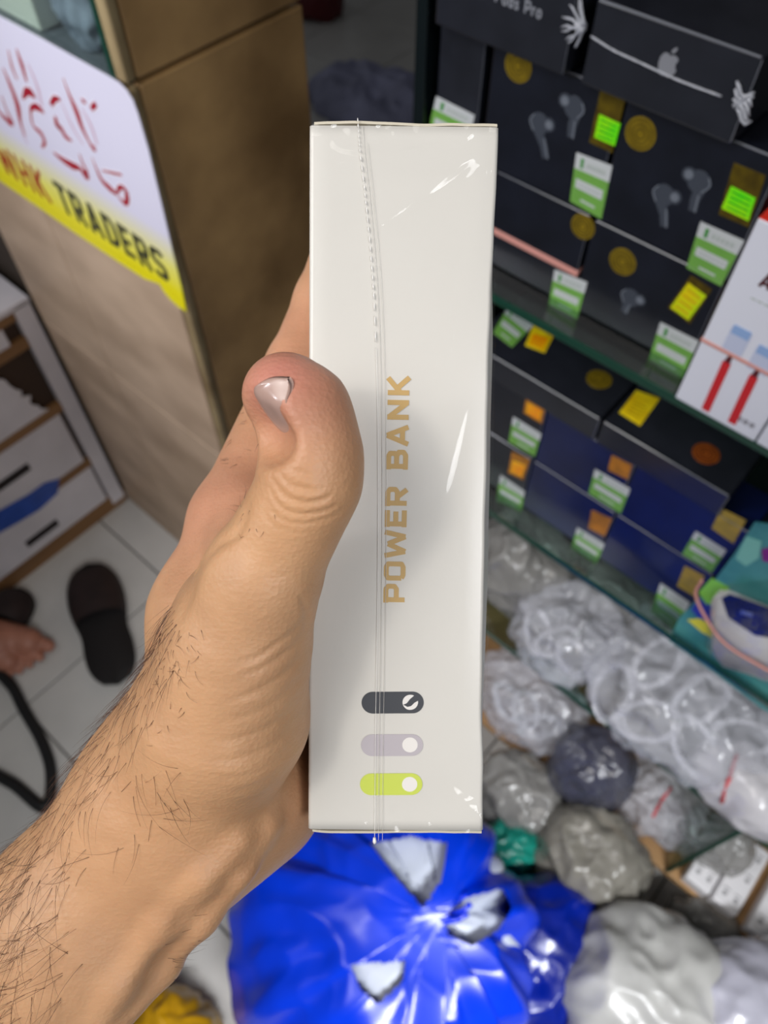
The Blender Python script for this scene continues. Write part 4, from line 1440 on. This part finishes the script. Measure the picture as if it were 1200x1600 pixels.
def sd_mesh(prims, lo, hi, vox, carve_fn=None, refine=1):
    """surface nets over the smooth union, then one quad split and projection back to the surface"""
    lo, hi = np.asarray(lo, float), np.asarray(hi, float)
    # coarse pass to skip empty space
    n = np.ceil((hi - lo) / vox).astype(int) + 1
    xs = [lo[i] + vox * np.arange(n[i]) for i in range(3)]
    G = np.full(n, 1.0, dtype=np.float32)
    cb_ = 12
    cs = [np.arange(0, n[i], cb_) for i in range(3)]
    cc = np.stack(np.meshgrid(*[xs[i][np.minimum(cs[i] + cb_ // 2, n[i] - 1)] for i in range(3)], indexing='ij'), -1)
    cd = sd_eval(cc.reshape(-1, 3), prims).reshape(cc.shape[:3])
    near = np.argwhere(np.abs(cd) < vox * cb_ * 1.15)
    G[:] = np.repeat(np.repeat(np.repeat(np.sign(cd), cb_, 0), cb_, 1), cb_, 2)[:n[0], :n[1], :n[2]]
    for bi in range(0, len(near), 60):
        blk = near[bi:bi + 60]
        pts, idx = [], []
        for (i, j, k) in blk:
            sl = [np.arange(cs[d][v], min(cs[d][v] + cb_, n[d])) for d, v in enumerate((i, j, k))]
            I = np.stack(np.meshgrid(*sl, indexing='ij'), -1).reshape(-1, 3)
            idx.append(I)
        I = np.concatenate(idx)
        P = np.stack([xs[d][I[:, d]] for d in range(3)], 1)
        G[I[:, 0], I[:, 1], I[:, 2]] = sd_eval(P, prims)
    inside = G < 0
    c = [inside[i:n[0] - 1 + i, j:n[1] - 1 + j, k:n[2] - 1 + k] for i in (0, 1) for j in (0, 1) for k in (0, 1)]
    s = sum(a.astype(np.int8) for a in c)
    act = np.argwhere((s > 0) & (s < 8))
    vid = -np.ones(tuple(n - 1), dtype=np.int64)
    vid[tuple(act.T)] = np.arange(len(act))
    acc = np.zeros((len(act), 3))
    cnt = np.zeros(len(act))
    off = [(i, j, k) for i in (0, 1) for j in (0, 1) for k in (0, 1)]
    for A in off:
        for d in range(3):
            if A[d] == 0:
                B_ = list(A)
                B_[d] = 1
                ga = G[tuple((act + A).T)]
                gb = G[tuple((act + B_).T)]
                m_ = (ga < 0) != (gb < 0)
                t = np.where(m_, ga / np.where(m_, ga - gb, 1), 0)
                p = np.tile(np.array(A, float), (len(act), 1))
                p[:, d] += t
                acc[m_] += p[m_]
                cnt[m_] += 1
    Vv = lo + vox * (act + acc / cnt[:, None])
    quads = []
    for d in range(3):
        u, w = (d + 1) % 3, (d + 2) % 3
        e = np.zeros(3, int)
        e[d] = 1
        sh = [n[0], n[1], n[2]]
        sl0 = [slice(1, sh[i] - 1) for i in range(3)]
        sl1 = [slice(1, sh[i] - 1) for i in range(3)]
        sl0[d] = slice(0, sh[d] - 1)
        sl1[d] = slice(1, sh[d])
        a0, a1 = inside[tuple(sl0)], inside[tuple(sl1)]
        ij = np.argwhere(a0 != a1)
        base = ij + np.array([1 if i != d else 0 for i in range(3)])
        flip = a0[tuple(ij.T)]
        eu, ew = np.zeros(3, int), np.zeros(3, int)
        eu[u], ew[w] = 1, 1
        q = np.stack([vid[tuple((base - eu - ew).T)], vid[tuple((base - ew).T)], vid[tuple(base.T)], vid[tuple((base - eu).T)]], 1)
        q[~flip] = q[~flip][:, ::-1]
        quads.append(q)
    Q = np.concatenate(quads)
    Q = Q[(Q >= 0).all(1)]

    def project(Vv, it):
        e = vox * 0.2
        for _ in range(it):
            d0 = sd_eval(Vv, prims)
            g = np.stack([sd_eval(Vv + np.eye(3)[i] * e, prims) - sd_eval(Vv - np.eye(3)[i] * e, prims) for i in range(3)], 1) / (2 * e)
            gl = np.linalg.norm(g, axis=1) + 1e-9
            Vv = Vv - g / gl[:, None] * np.clip(d0 / gl, -vox, vox)[:, None]
        return Vv, g / gl[:, None]
    N = None
    for _ in range(refine):
        E_all = np.sort(np.concatenate([Q[:, [i, (i + 1) % 4]] for i in range(4)]), 1)
        key, inv = np.unique(E_all[:, 0] * len(Vv) + E_all[:, 1], return_inverse=True)
        ev = np.stack([key // len(Vv), key % len(Vv)], 1)
        mid = (Vv[ev[:, 0]] + Vv[ev[:, 1]]) / 2
        cen = Vv[Q].mean(1)
        m0 = len(Vv)
        c0 = m0 + len(mid)
        inv = inv.reshape(4, -1) + m0
        ci = c0 + np.arange(len(Q))
        Vv = np.concatenate([Vv, mid, cen])
        Q = np.concatenate([np.stack([Q[:, i], inv[i], ci, inv[(i - 1) % 4]], 1) for i in range(4)])
    Vv, N = project(Vv, 2)
    return Vv, Q, N


def sd_object(name, Vv, Q, material, M=None, parent=None):
    me = bpy.data.meshes.new(name)
    me.vertices.add(len(Vv))
    me.vertices.foreach_set('co', Vv.astype(np.float32).ravel())
    me.loops.add(len(Q) * 4)
    me.loops.foreach_set('vertex_index', Q.astype(np.int32).ravel())
    me.polygons.add(len(Q))
    me.polygons.foreach_set('loop_start', np.arange(0, len(Q) * 4, 4, dtype=np.int32))
    me.update(calc_edges=True)
    me.validate()
    o = link(name, me, material, parent, True)
    if M is not None:
        o.matrix_world = M
    return o


def pcap(x1, y1, d1, r1, x2, y2, d2, r2, k=0.006, *ax):
    """tapered capsule between two photo points with their depths, radii in photo pixels"""
    return (cpt(x1, y1, d1), cpt(x2, y2, d2), r1 * d1 / FPX, r2 * d2 / FPX, k) + ax


HAND = [
    # forearm, flattened a little along the sight line, going on past the frame
    pcap(270, 1240, .222, 138, 112, 1455, .224, 146, .010, (0, 0, 1), 0.80),
    pcap(112, 1455, .224, 146, -330, 2050, .236, 190, .012, (0, 0, 1), 0.85),
    # wrist into the hand
    pcap(272, 1238, .220, 132, 345, 1105, .214, 118, .014, (0, 0, 1), 0.85),
    # thenar
    pcap(345, 1120, .206, 128, 372, 1010, .199, 103, .014),
    pcap(372, 1010, .199, 100, 408, 905, .190, 84, .010),
    # heel and little-finger side of the palm, deeper
    pcap(380, 1215, .250, 132, 420, 1040, .268, 95, .016),
    pcap(388, 1245, .236, 92, 290, 1325, .226, 98, .014),
    # index metacarpal and back of the hand
    pcap(318, 1100, .236, 88, 330, 960, .246, 84, .016),
    pcap(330, 960, .246, 80, 368, 818, .256, 66, .014),
    # more of the back of the hand
    pcap(330, 1130, .258, 86, 392, 850, .278, 60, .014),
    pcap(350, 1130, .270, 80, 425, 905, .296, 56, .014),
    pcap(365, 1140, .276, 76, 450, 985, .310, 50, .014),
    pcap(395, 1010, .255, 60, 405, 860, .265, 48, .014),
    # web between thumb and index
    pcap(372, 930, .212, 60, 392, 815, .243, 46, .016),
    # index finger: knuckle, middle joint, tip behind the box
    pcap(368, 812, .256, 66, 467, 575, .290, 51, .008),
    pcap(467, 575, .290, 50, 505, 470, .300, 44, .004),
    pcap(505, 470, .300, 43, 522, 395, .302, 35, .004),
    # middle, ring and little finger closed round the back of the box
    pcap(392, 850, .278, 52, 470, 680, .312, 42, .006), pcap(470, 680, .312, 41, 590, 640, .320, 36, .003), pcap(590, 640, .320, 36, 665, 655, .317, 31, .003),
    pcap(425, 905, .296, 48, 487, 790, .324, 38, .006), pcap(487, 790, .324, 38, 600, 770, .321, 35, .003), pcap(600, 770, .321, 34, 668, 788, .317, 30, .003),
    pcap(450, 985, .310, 42, 500, 905, .326, 32, .006), pcap(500, 905, .326, 32, 585, 890, .319, 30, .003), pcap(585, 890, .319, 29, 640, 905, .315, 26, .003),
    # thumb
    pcap(408, 905, .190, 82, 455, 815, .184, 73, .008),
    pcap(455, 815, .184, 73, 486, 755, .180, 70, .005),
    pcap(486, 755, .180, 70, 486, 705, .179, 70, .006),
    pcap(486, 705, .179, 70, 467, 645, .179, 73, .006),
    pcap(467, 645, .179, 72, 442, 613, .180, 60, .006),
]
# nail frame: root and free edge, outward normal, width towards the viewer
NA, NB = cpt(440, 671, .1715), cpt(412, 617, .1735)
nl = (NB - NA) / np.linalg.norm(NB - NA)
nn = np.array([-0.66, -0.34, 0.67])
nn = nn - nl * (nn @ nl)
nn /= np.linalg.norm(nn)
nw = np.cross(nl, nn)
if nw[2] < 0:
    nw = -nw


def skin_depth(x, y, prims):
    d_ = 0.12
    for _ in range(60):
        q_ = float(sd_eval(cpt(x, y, d_)[None], prims)[0])
        if q_ < 2e-5:
            break
        d_ += q_ * 0.9
    return d_

# the nail lies in a plane facing down and away; the thumb tip is cut back to it
nl = np.array([-0.40, 0.70, 0.60])
nl /= np.linalg.norm(nl)
nw = np.array([0.72, -0.30, 0.62])
nw -= nl * (nw @ nl)
nw /= np.linalg.norm(nw)
nn = np.cross(nw, nl)
if nn[2] < 0:
    nn = -nn
nc = cpt(428, 643, .1718)
RC = .0065
off_w = nw * -.0018
HAND.append((nc + off_w - nl * .0028 + nn * (RC - .0004), nc + off_w + nl * .0070 + nn * (RC - .0004), RC, RC, -.0025, nw, 1.75))

# wrist tendons, half sunk in the skin
base_hand = list(HAND)
for pts, rpx in (([(415, 1290), (372, 1358), (315, 1438), (258, 1510), (190, 1590)], 12), ([(372, 1310), (318, 1372), (258, 1440), (185, 1540), (140, 1610)], 11)):
    q_ = [(x, y, skin_depth(x, y, base_hand) + rpx * .2 / FPX * 0.80, rpx) for x, y in pts]
    for a_, b_ in zip(q_[:-1], q_[1:]):
        HAND.append(pcap(*a_, *b_, .007))
lo = np.array([-0.24, -0.305, -0.345])
hi = np.array([0.045, 0.105, -0.150])
Vh, Qh, Nh = sd_mesh(HAND, lo, hi, 0.0012, refine=1)
# creases of the thumb joint, thenar and wrist, pressed into the skin
CREASE = [
    ([(420, 735), (440, 770), (470, 785), (500, 783), (520, 772)], .55, 4),
    ([(424, 722), (448, 752), (478, 766), (512, 760)], .35, 4),
    ([(418, 752), (436, 790), (466, 803), (500, 800), (536, 786)], .45, 4),
    ([(455, 760), (482, 764), (486, 772)], .45, 4),
    ([(412, 772), (432, 806), (470, 818), (520, 806), (550, 784)], .30, 4),
    ([(426, 708), (452, 732), (490, 742)], .25, 4),
    ([(430, 700), (460, 716), (500, 722)], .18, 4),
    ([(408, 792), (430, 822), (466, 832)], .22, 4),
    ([(478, 960), (462, 985), (430, 1008), (400, 1028), (360, 1040)], .40, 5),
    ([(478, 985), (455, 1012), (415, 1040), (370, 1058)], .35, 5),
    ([(476, 1020), (445, 1052), (400, 1080), (350, 1098)], .35, 5),
    ([(474, 1055), (440, 1090), (395, 1115), (340, 1130)], .30, 5),
    ([(472, 1095), (430, 1130), (380, 1152), (330, 1160)], .28, 5),
    ([(468, 1130), (425, 1165), (375, 1185), (330, 1188)], .28, 5),
    ([(460, 1165), (420, 1198), (370, 1215), (320, 1210)], .28, 5),
    ([(450, 1195), (405, 1225), (360, 1240)], .25, 5),
    ([(440, 1225), (400, 1250), (355, 1258)], .22, 5),
    ([(392, 775), (372, 832), (340, 852), (312, 884), (296, 930), (277, 978)], .9, 7),
    ([(424, 1330), (378, 1362), (325, 1400), (290, 1432), (262, 1480)], 1.0, 13),
    ([(352, 1345), (300, 1395), (270, 1445), (225, 1520)], .5, 16),
    ([(470, 930), (480, 962), (476, 990)], .6, 5),
]
pxv = 600 + FPX * Vh[:, 0] / -Vh[:, 2]
pyv = 800 - FPX * Vh[:, 1] / -Vh[:, 2]
view = -Vh / np.linalg.norm(Vh, axis=1)[:, None]
facing = np.einsum('ij,ij->i', Nh, view)
front = (facing > 0.02)
disp = np.zeros(len(Vh))
for pts, amp, wd in CREASE:
    P2 = np.array([[p.x, p.y] for p in spline([Vector((x, y, 0)) for x, y in pts], 6)])
    m_ = front & (pxv > P2[:, 0].min() - 40) & (pxv < P2[:, 0].max() + 40) & (pyv > P2[:, 1].min() - 40) & (pyv < P2[:, 1].max() + 40) & (-Vh[:, 2] < 0.232)
    ii = np.where(m_)[0]
    best = np.full(len(ii), 1e9)
    bt = np.zeros(len(ii))
    Q2 = np.stack([pxv[ii], pyv[ii]], 1)
    for s_ in range(len(P2) - 1):
        a, b_ = P2[s_], P2[s_ + 1]
        ba = b_ - a
        t = np.clip(((Q2 - a) @ ba) / (ba @ ba), 0, 1)
        d = np.hypot(*(Q2 - a - t[:, None] * ba).T)
        u = (s_ + t) / (len(P2) - 1)
        bt = np.where(d < best, u, bt)
        best = np.minimum(best, d)
    env = np.clip(np.minimum(bt, 1 - bt) * 5, 0, 1) ** 0.7
    disp[ii] -= amp * 1e-3 * 0.55 * env * np.exp(-(best / wd) ** 2)
    disp[ii] += amp * 1e-3 * 0.16 * env * np.exp(-((best - 2.2 * wd) / (1.3 * wd)) ** 2)
Vh2 = Vh + Nh * disp[:, None]
# ---- skin
sk = bpy.data.materials.new('skin')
sk.use_nodes = True
nt = sk.node_tree
b = nt.nodes['Principled BSDF']
at = nt.nodes.new('ShaderNodeAttribute')
at.attribute_name = 'tone'
tc = nt.nodes.new('ShaderNodeTexCoord')
n1 = nt.nodes.new('ShaderNodeTexNoise')
n1.inputs['Scale'].default_value = 70
n1.inputs['Detail'].default_value = 6
r1 = nt.nodes.new('ShaderNodeValToRGB')
r1.color_ramp.elements[0].position = 0.3
r1.color_ramp.elements[0].color = (0.90, 0.86, 0.83, 1)
r1.color_ramp.elements[1].position = 0.7
r1.color_ramp.elements[1].color = (1.06, 1.04, 1.02, 1)
mu = nt.nodes.new('ShaderNodeMix')
mu.data_type = 'RGBA'
mu.blend_type = 'MULTIPLY'
mu.inputs[0].default_value = 1.0
nt.links.new(tc.outputs['Object'], n1.inputs['Vector'])
nt.links.new(n1.outputs['Fac'], r1.inputs[0])
nt.links.new(at.outputs['Color'], mu.inputs[6])
nt.links.new(r1.outputs[0], mu.inputs[7])
nt.links.new(mu.outputs[2], b.inputs['Base Color'])
b.inputs['Roughness'].default_value = 0.48
b.inputs['Specular IOR Level'].default_value = 0.42
b.inputs['Subsurface Weight'].default_value = 0.18
b.inputs['Subsurface Radius'].default_value = (1.0, 0.35, 0.2)
b.inputs['Subsurface Scale'].default_value = 0.002
vo = nt.nodes.new('ShaderNodeTexVoronoi')
vo.inputs['Scale'].default_value = 900
n2 = nt.nodes.new('ShaderNodeTexNoise')
n2.inputs['Scale'].default_value = 420
n2.inputs['Detail'].default_value = 4
mp = nt.nodes.new('ShaderNodeMapping')
mp.inputs['Rotation'].default_value = (0, 0, 0.55)
mp.inputs['Scale'].default_value = (0.45, 1.6, 1)
nt.links.new(tc.outputs['Object'], mp.inputs[0])
nt.links.new(mp.outputs[0], n2.inputs['Vector'])
nt.links.new(tc.outputs['Object'], vo.inputs['Vector'])
ad = nt.nodes.new('ShaderNodeMath')
ad.operation = 'MULTIPLY_ADD'
ad.inputs[1].default_value = 0.5
nt.links.new(vo.outputs['Distance'], ad.inputs[0])
nt.links.new(n2.outputs['Fac'], ad.inputs[2])
bp = nt.nodes.new('ShaderNodeBump')
bp.inputs['Strength'].default_value = 0.30
bp.inputs['Distance'].default_value = 0.0006
nt.links.new(ad.outputs[0], bp.inputs['Height'])
nt.links.new(bp.outputs[0], b.inputs['Normal'])

body = sd_object('person', Vh2, Qh, sk, CAM_M)
tag(body, 'bare hairy forearm and left hand gripping the white box, thumb across its edge', 'person')


def rgb(h):
    return np.array(lin(h)[:3])


def ball(c, r):
    return np.exp(-(np.linalg.norm(Vh - c, axis=1) / r) ** 2)[:, None]


tone = np.tile(rgb('c79c76'), (len(Vh), 1))
for c, r, col, w_ in ((cpt(440, 600, .172), .013, 'cc8078', .85), (cpt(480, 660, .170), .014, 'bd8670', .5), (cpt(470, 790, .172), .016, 'cc9d72', .6), (cpt(400, 740, .24), .035, 'd0937a', .55),
                      (cpt(460, 520, .28), .035, 'd2977c', .6), (cpt(320, 800, .245), .022, 'cf947b', .5), (cpt(440, 1260, .24), .025, 'b88a74', .6), (cpt(300, 1420, .20), .035, 'c09274', .4),
                      (cpt(330, 1330, .2), .04, 'c99a6e', .5)):
    g = ball(c, r) * w_
    tone = tone * (1 - g) + rgb(col) * g
ca = body.data.color_attributes.new('tone', 'FLOAT_COLOR', 'POINT')
ca.data.foreach_set('color', np.concatenate([tone, np.ones((len(tone), 1))], 1).astype(np.float32).ravel())


def cam_child(o):
    o.parent = body
    o.matrix_parent_inverse = Matrix.Identity(4)
    return o


# ---- thumbnail: follows the thumb's own surface, thicker than paper, curved across
nu_, nv_ = 18, 22
pm = np.zeros((nv_ + 1, nu_ + 1, 3))
for j in range(nv_ + 1):
    v = j / nv_
    hw = 0.0056 * (0.80 + 0.20 * min(1, v * 3) ** 0.5) * (1 - 0.30 * max(0, (v - 0.78) / 0.22) ** 2)
    for i in range(nu_ + 1):
        u = 2 * i / nu_ - 1
        along = -0.0056 + 0.0112 * v - 0.0016 * (1 - v) * (1 - u * u) + 0.0010 * v * (1 - u * u)
        pm[j, i] = nc + nl * along + nw * hw * u + nn * (0.0002 - 0.0012 * u * u - 0.0004 * (2 * v - 1) ** 2)
flat_ = pm.reshape(-1, 3)
q_ = flat_ + nn * .006
for _ in range(40):
    q_ = q_ - nn * np.clip(sd_eval(q_, HAND), -.001, .002)[:, None] * .7
hgt = np.clip((q_ - flat_) @ nn + .00015, -.004, .0001)
hgt = hgt.reshape(nv_ + 1, nu_ + 1)
for _ in range(6):
    hp_ = np.pad(hgt, 1, mode='edge')
    hgt = (hp_[:-2, 1:-1] + hp_[2:, 1:-1] + hp_[1:-1, :-2] + hp_[1:-1, 2:] + 2 * hgt) / 6
hgt = hgt.ravel() + .00008
pm = (flat_ + nn * hgt[:, None]).reshape(pm.shape)
T_ = pm.reshape(-1, 3) + nn * 0.00035
B_ = pm.reshape(-1, 3) - nn * 0.0006
V = np.concatenate([T_, B_])
m_ = nu_ + 1
Fc = []
off_ = len(T_)
for j in range(nv_):
    for i in range(nu_):
        a = j * m_ + i
        Fc.append((a, a + 1, a + m_ + 1, a + m_))
        Fc.append((a + off_, a + m_ + off_, a + m_ + 1 + off_, a + 1 + off_))
for j in range(nv_):
    for a in (j * m_, j * m_ + nu_):
        Fc.append((a, a + m_, a + m_ + off_, a + off_))
for i in range(nu_):
    for a in (i, nv_ * m_ + i):
        Fc.append((a, a + 1, a + 1 + off_, a + off_))
nail = mesh('thumbnail', V, Fc, mat('nail', 'b3958a', 0.25, spec=0.6, coat=0.3), None, True)
cam_child(nail)

# ---- arm hair: thin curved strands rooted on the skin
def inside_poly(x, y, poly):
    ins = np.zeros(len(x), bool)
    j = len(poly) - 1
    for i in range(len(poly)):
        xi, yi = poly[i]
        xj, yj = poly[j]
        c_ = ((yi > y) != (yj > y)) & (x < (xj - xi) * (y - yi) / (yj - yi + 1e-9) + xi)
        ins ^= c_
        j = i
    return ins


hv, hf = [], []
HR = [  # region polygon (photo px), count, length range (px), lie direction (px), spread, front limit
    ([(262, 930), (300, 985), (250, 1100), (180, 1230), (70, 1370), (-60, 1500), (-60, 1340), (60, 1230), (150, 1120), (225, 1020)], 420, (34, 85), (-0.30, 0.95), 0.35, -0.35),
    ([(-60, 1380), (60, 1300), (150, 1330), (90, 1440), (-60, 1580)], 120, (50, 110), (-0.45, 0.85), 0.35, 0.0),
    ([(-60, 1500), (110, 1420), (140, 1500), (60, 1640), (-60, 1640)], 90, (60, 130), (-0.75, 0.55), 0.45, 0.0),
    ([(250, 985), (330, 970), (330, 1040), (290, 1120), (230, 1180)], 70, (8, 26), (0.1, 0.95), 0.8, 0.0),
    ([(180, 1200), (300, 1180), (280, 1300), (180, 1330)], 26, (40, 95), (0.1, 0.9), 0.9, 0.0),
    ([(370, 795), (430, 800), (420, 862), (375, 866)], 22, (5, 11), (-0.4, 0.8), 0.7, 0.0),
    ([(360, 770), (400, 760), (390, 800), (362, 806)], 8, (16, 28), (-0.3, -0.8), 0.4, 0.0),
    ([(255, 1480), (330, 1400), (345, 1455), (250, 1580)], 26, (14, 34), (0.55, 0.2), 0.5, -0.3),
    ([(335, 640), (420, 640), (410, 720), (345, 740)], 16, (8, 16), (-0.8, 0.3), 0.4, -0.3),
]
for poly, cnt, (l0, l1), (dx, dy), spr, flim in HR:
    m_ = inside_poly(pxv, pyv, poly) & (facing > flim) & (-Vh[:, 2] < 0.27)
    ii = np.where(m_)[0]
    if not len(ii):
        continue
    for q in rng.choice(ii, min(cnt, len(ii)), replace=False):
        p0_, n_ = Vh2[q], Nh[q]
        dep = -p0_[2]
        ln = rng.uniform(l0, l1) * dep / FPX
        ang = math.atan2(-dy, dx) + rng.normal(0, spr)
        d = np.array([math.cos(ang), math.sin(ang), 0.0])
        d = d - n_ * (d @ n_)
        d /= np.linalg.norm(d) + 1e-9
        d = d + n_ * rng.uniform(0.12, 0.45)
        side_ = np.cross(d, n_)
        curl = rng.normal(0, 0.35)
        pts = []
        for k in range(7):
            s_ = k / 6
            pts.append(p0_ + d * ln * s_ + side_ * curl * ln * s_ * s_ - n_ * 0.25 * ln * s_ * s_ * 0.7 + n_ * 0.0001)
        rad = rng.uniform(0.00004, 0.000075)
        base = len(hv)
        for k in range(7):
            t = pts[min(k + 1, 6)] - pts[max(k - 1, 0)]
            t /= np.linalg.norm(t) + 1e-12
            a = np.cross(t, n_)
            a /= np.linalg.norm(a) + 1e-12
            c_ = np.cross(a, t)
            rr = rad * (1 - 0.75 * k / 6)
            for w in range(3):
                hv.append(pts[k] + (a * math.cos(2.094 * w) + c_ * math.sin(2.094 * w)) * rr)
        for k in range(6):
            for w in range(3):
                hf.append((base + k * 3 + w, base + k * 3 + (w + 1) % 3, base + k * 3 + 3 + (w + 1) % 3, base + k * 3 + 3 + w))
hair = mesh('arm_hair', hv, hf, mat('hair_brown', '5a3a28', 0.4), None, True)
cam_child(hair)
tag(hair, kind='stuff')

# ---------------------------------------------------------------- the bare foot of someone seated at the far left
fk = spot(20, 1012, 0.035)
fd = (spot(75, 1020, 0.03) - spot(-60, 985, 0.03)).normalized()
fs = Vector((-fd.y, fd.x, 0))
FS = 1.25


def fp(a, s_, z):
    return np.array(fk + fd * a * FS + fs * s_ * FS) * np.array([1, 1, 0]) + np.array([0, 0, z * FS])


FOOT = [(fp(-0.17, 0, .045), fp(-0.03, 0, .035), .036, .036, .01, (0, 0, 1), .85), (fp(-0.05, .012, .03), fp(0.02, .018, .026), .030, .024, .01), (fp(-0.05, -.02, .028), fp(0.0, -.022, .022), .026, .020, .01),
        (fp(-0.18, 0, .05), fp(-0.20, 0, .36), .040, .050, .02), (fp(-0.21, 0, .035), fp(-0.18, 0, .04), .034, .034, .01),
        (fp(0.02, .022, .022), fp(0.052, .022, .018), .014, .012, .004), (fp(0.012, .002, .020), fp(0.046, .000, .014), .010, .0085, .003), (fp(0.005, -.014, .018), fp(0.034, -.016, .012), .009, .008, .003),
        (fp(-0.002, -.028, .016), fp(0.022, -.030, .011), .0085, .0075, .003), (fp(-0.012, -.040, .014), fp(0.008, -.042, .010), .008, .007, .003)]
FOOT = [f[:2] + (f[2] * FS, f[3] * FS, f[4]) + f[5:] for f in FOOT]
A_ = np.array([p for f in FOOT for p in f[:2]])
Vf, Qf, Nf = sd_mesh(FOOT, A_.min(0) - .08, A_.max(0) + .08, 0.005, refine=0)
Vf[:, 2] = np.maximum(Vf[:, 2], 0.001)
foot = sd_object('person', Vf, Qf, mat('skin_foot', 'a8705a', 0.5, var=0.12, vscale=40))
tag(foot, 'bare foot of a seated person in dark maroon trousers, at the left edge', 'person')
an = fp(-0.19, 0, .0)
TR = [((an[0], an[1], .10), (an[0] - .03, an[1] - .03, .46), .075, .085, .02), ((an[0] - .03, an[1] - .03, .46), (an[0] - .10, an[1] - .46, .50), .085, .10, .03),
      ((an[0] - .25, an[1] - .10, .46), (an[0] - .20, an[1] - .46, .50), .085, .10, .03), ((an[0] - .27, an[1] - .06, .12), (an[0] - .25, an[1] - .10, .46), .075, .085, .02)]
Vt, Qt, _n = sd_mesh(TR, np.array([an[0] - .42, an[1] - .62, 0.01]), np.array([an[0] + .14, an[1] + .14, .66]), 0.016, refine=0)
sd_object('trousers', Vt, Qt, mat('maroon_cloth', '2e1210', 0.85, var=0.2, vscale=30), None, foot)
SH = [((an[0] - .16, an[1] - .50, .55), (an[0] - .16, an[1] - .46, 1.00), .15, .17, .05, (0, 1, 0), .75), ((an[0] - .34, an[1] - .46, .98), (an[0] + .02, an[1] - .46, .98), .07, .07, .05),
      ((an[0] + .02, an[1] - .46, .98), (an[0] + .05, an[1] - .36, .70), .055, .045, .03), ((an[0] - .34, an[1] - .46, .98), (an[0] - .36, an[1] - .36, .70), .055, .045, .03)]
Vt, Qt, _n = sd_mesh(SH, np.array([an[0] - .50, an[1] - .75, .36]), np.array([an[0] + .18, an[1] - .2, 1.22]), 0.018, refine=0)
sd_object('unseen_torso', Vt, Qt, mat('torso_grey', '5c5a5c', 0.85, var=0.1, vscale=20), None, foot)  # unseen upper body, added to block light from the left floor
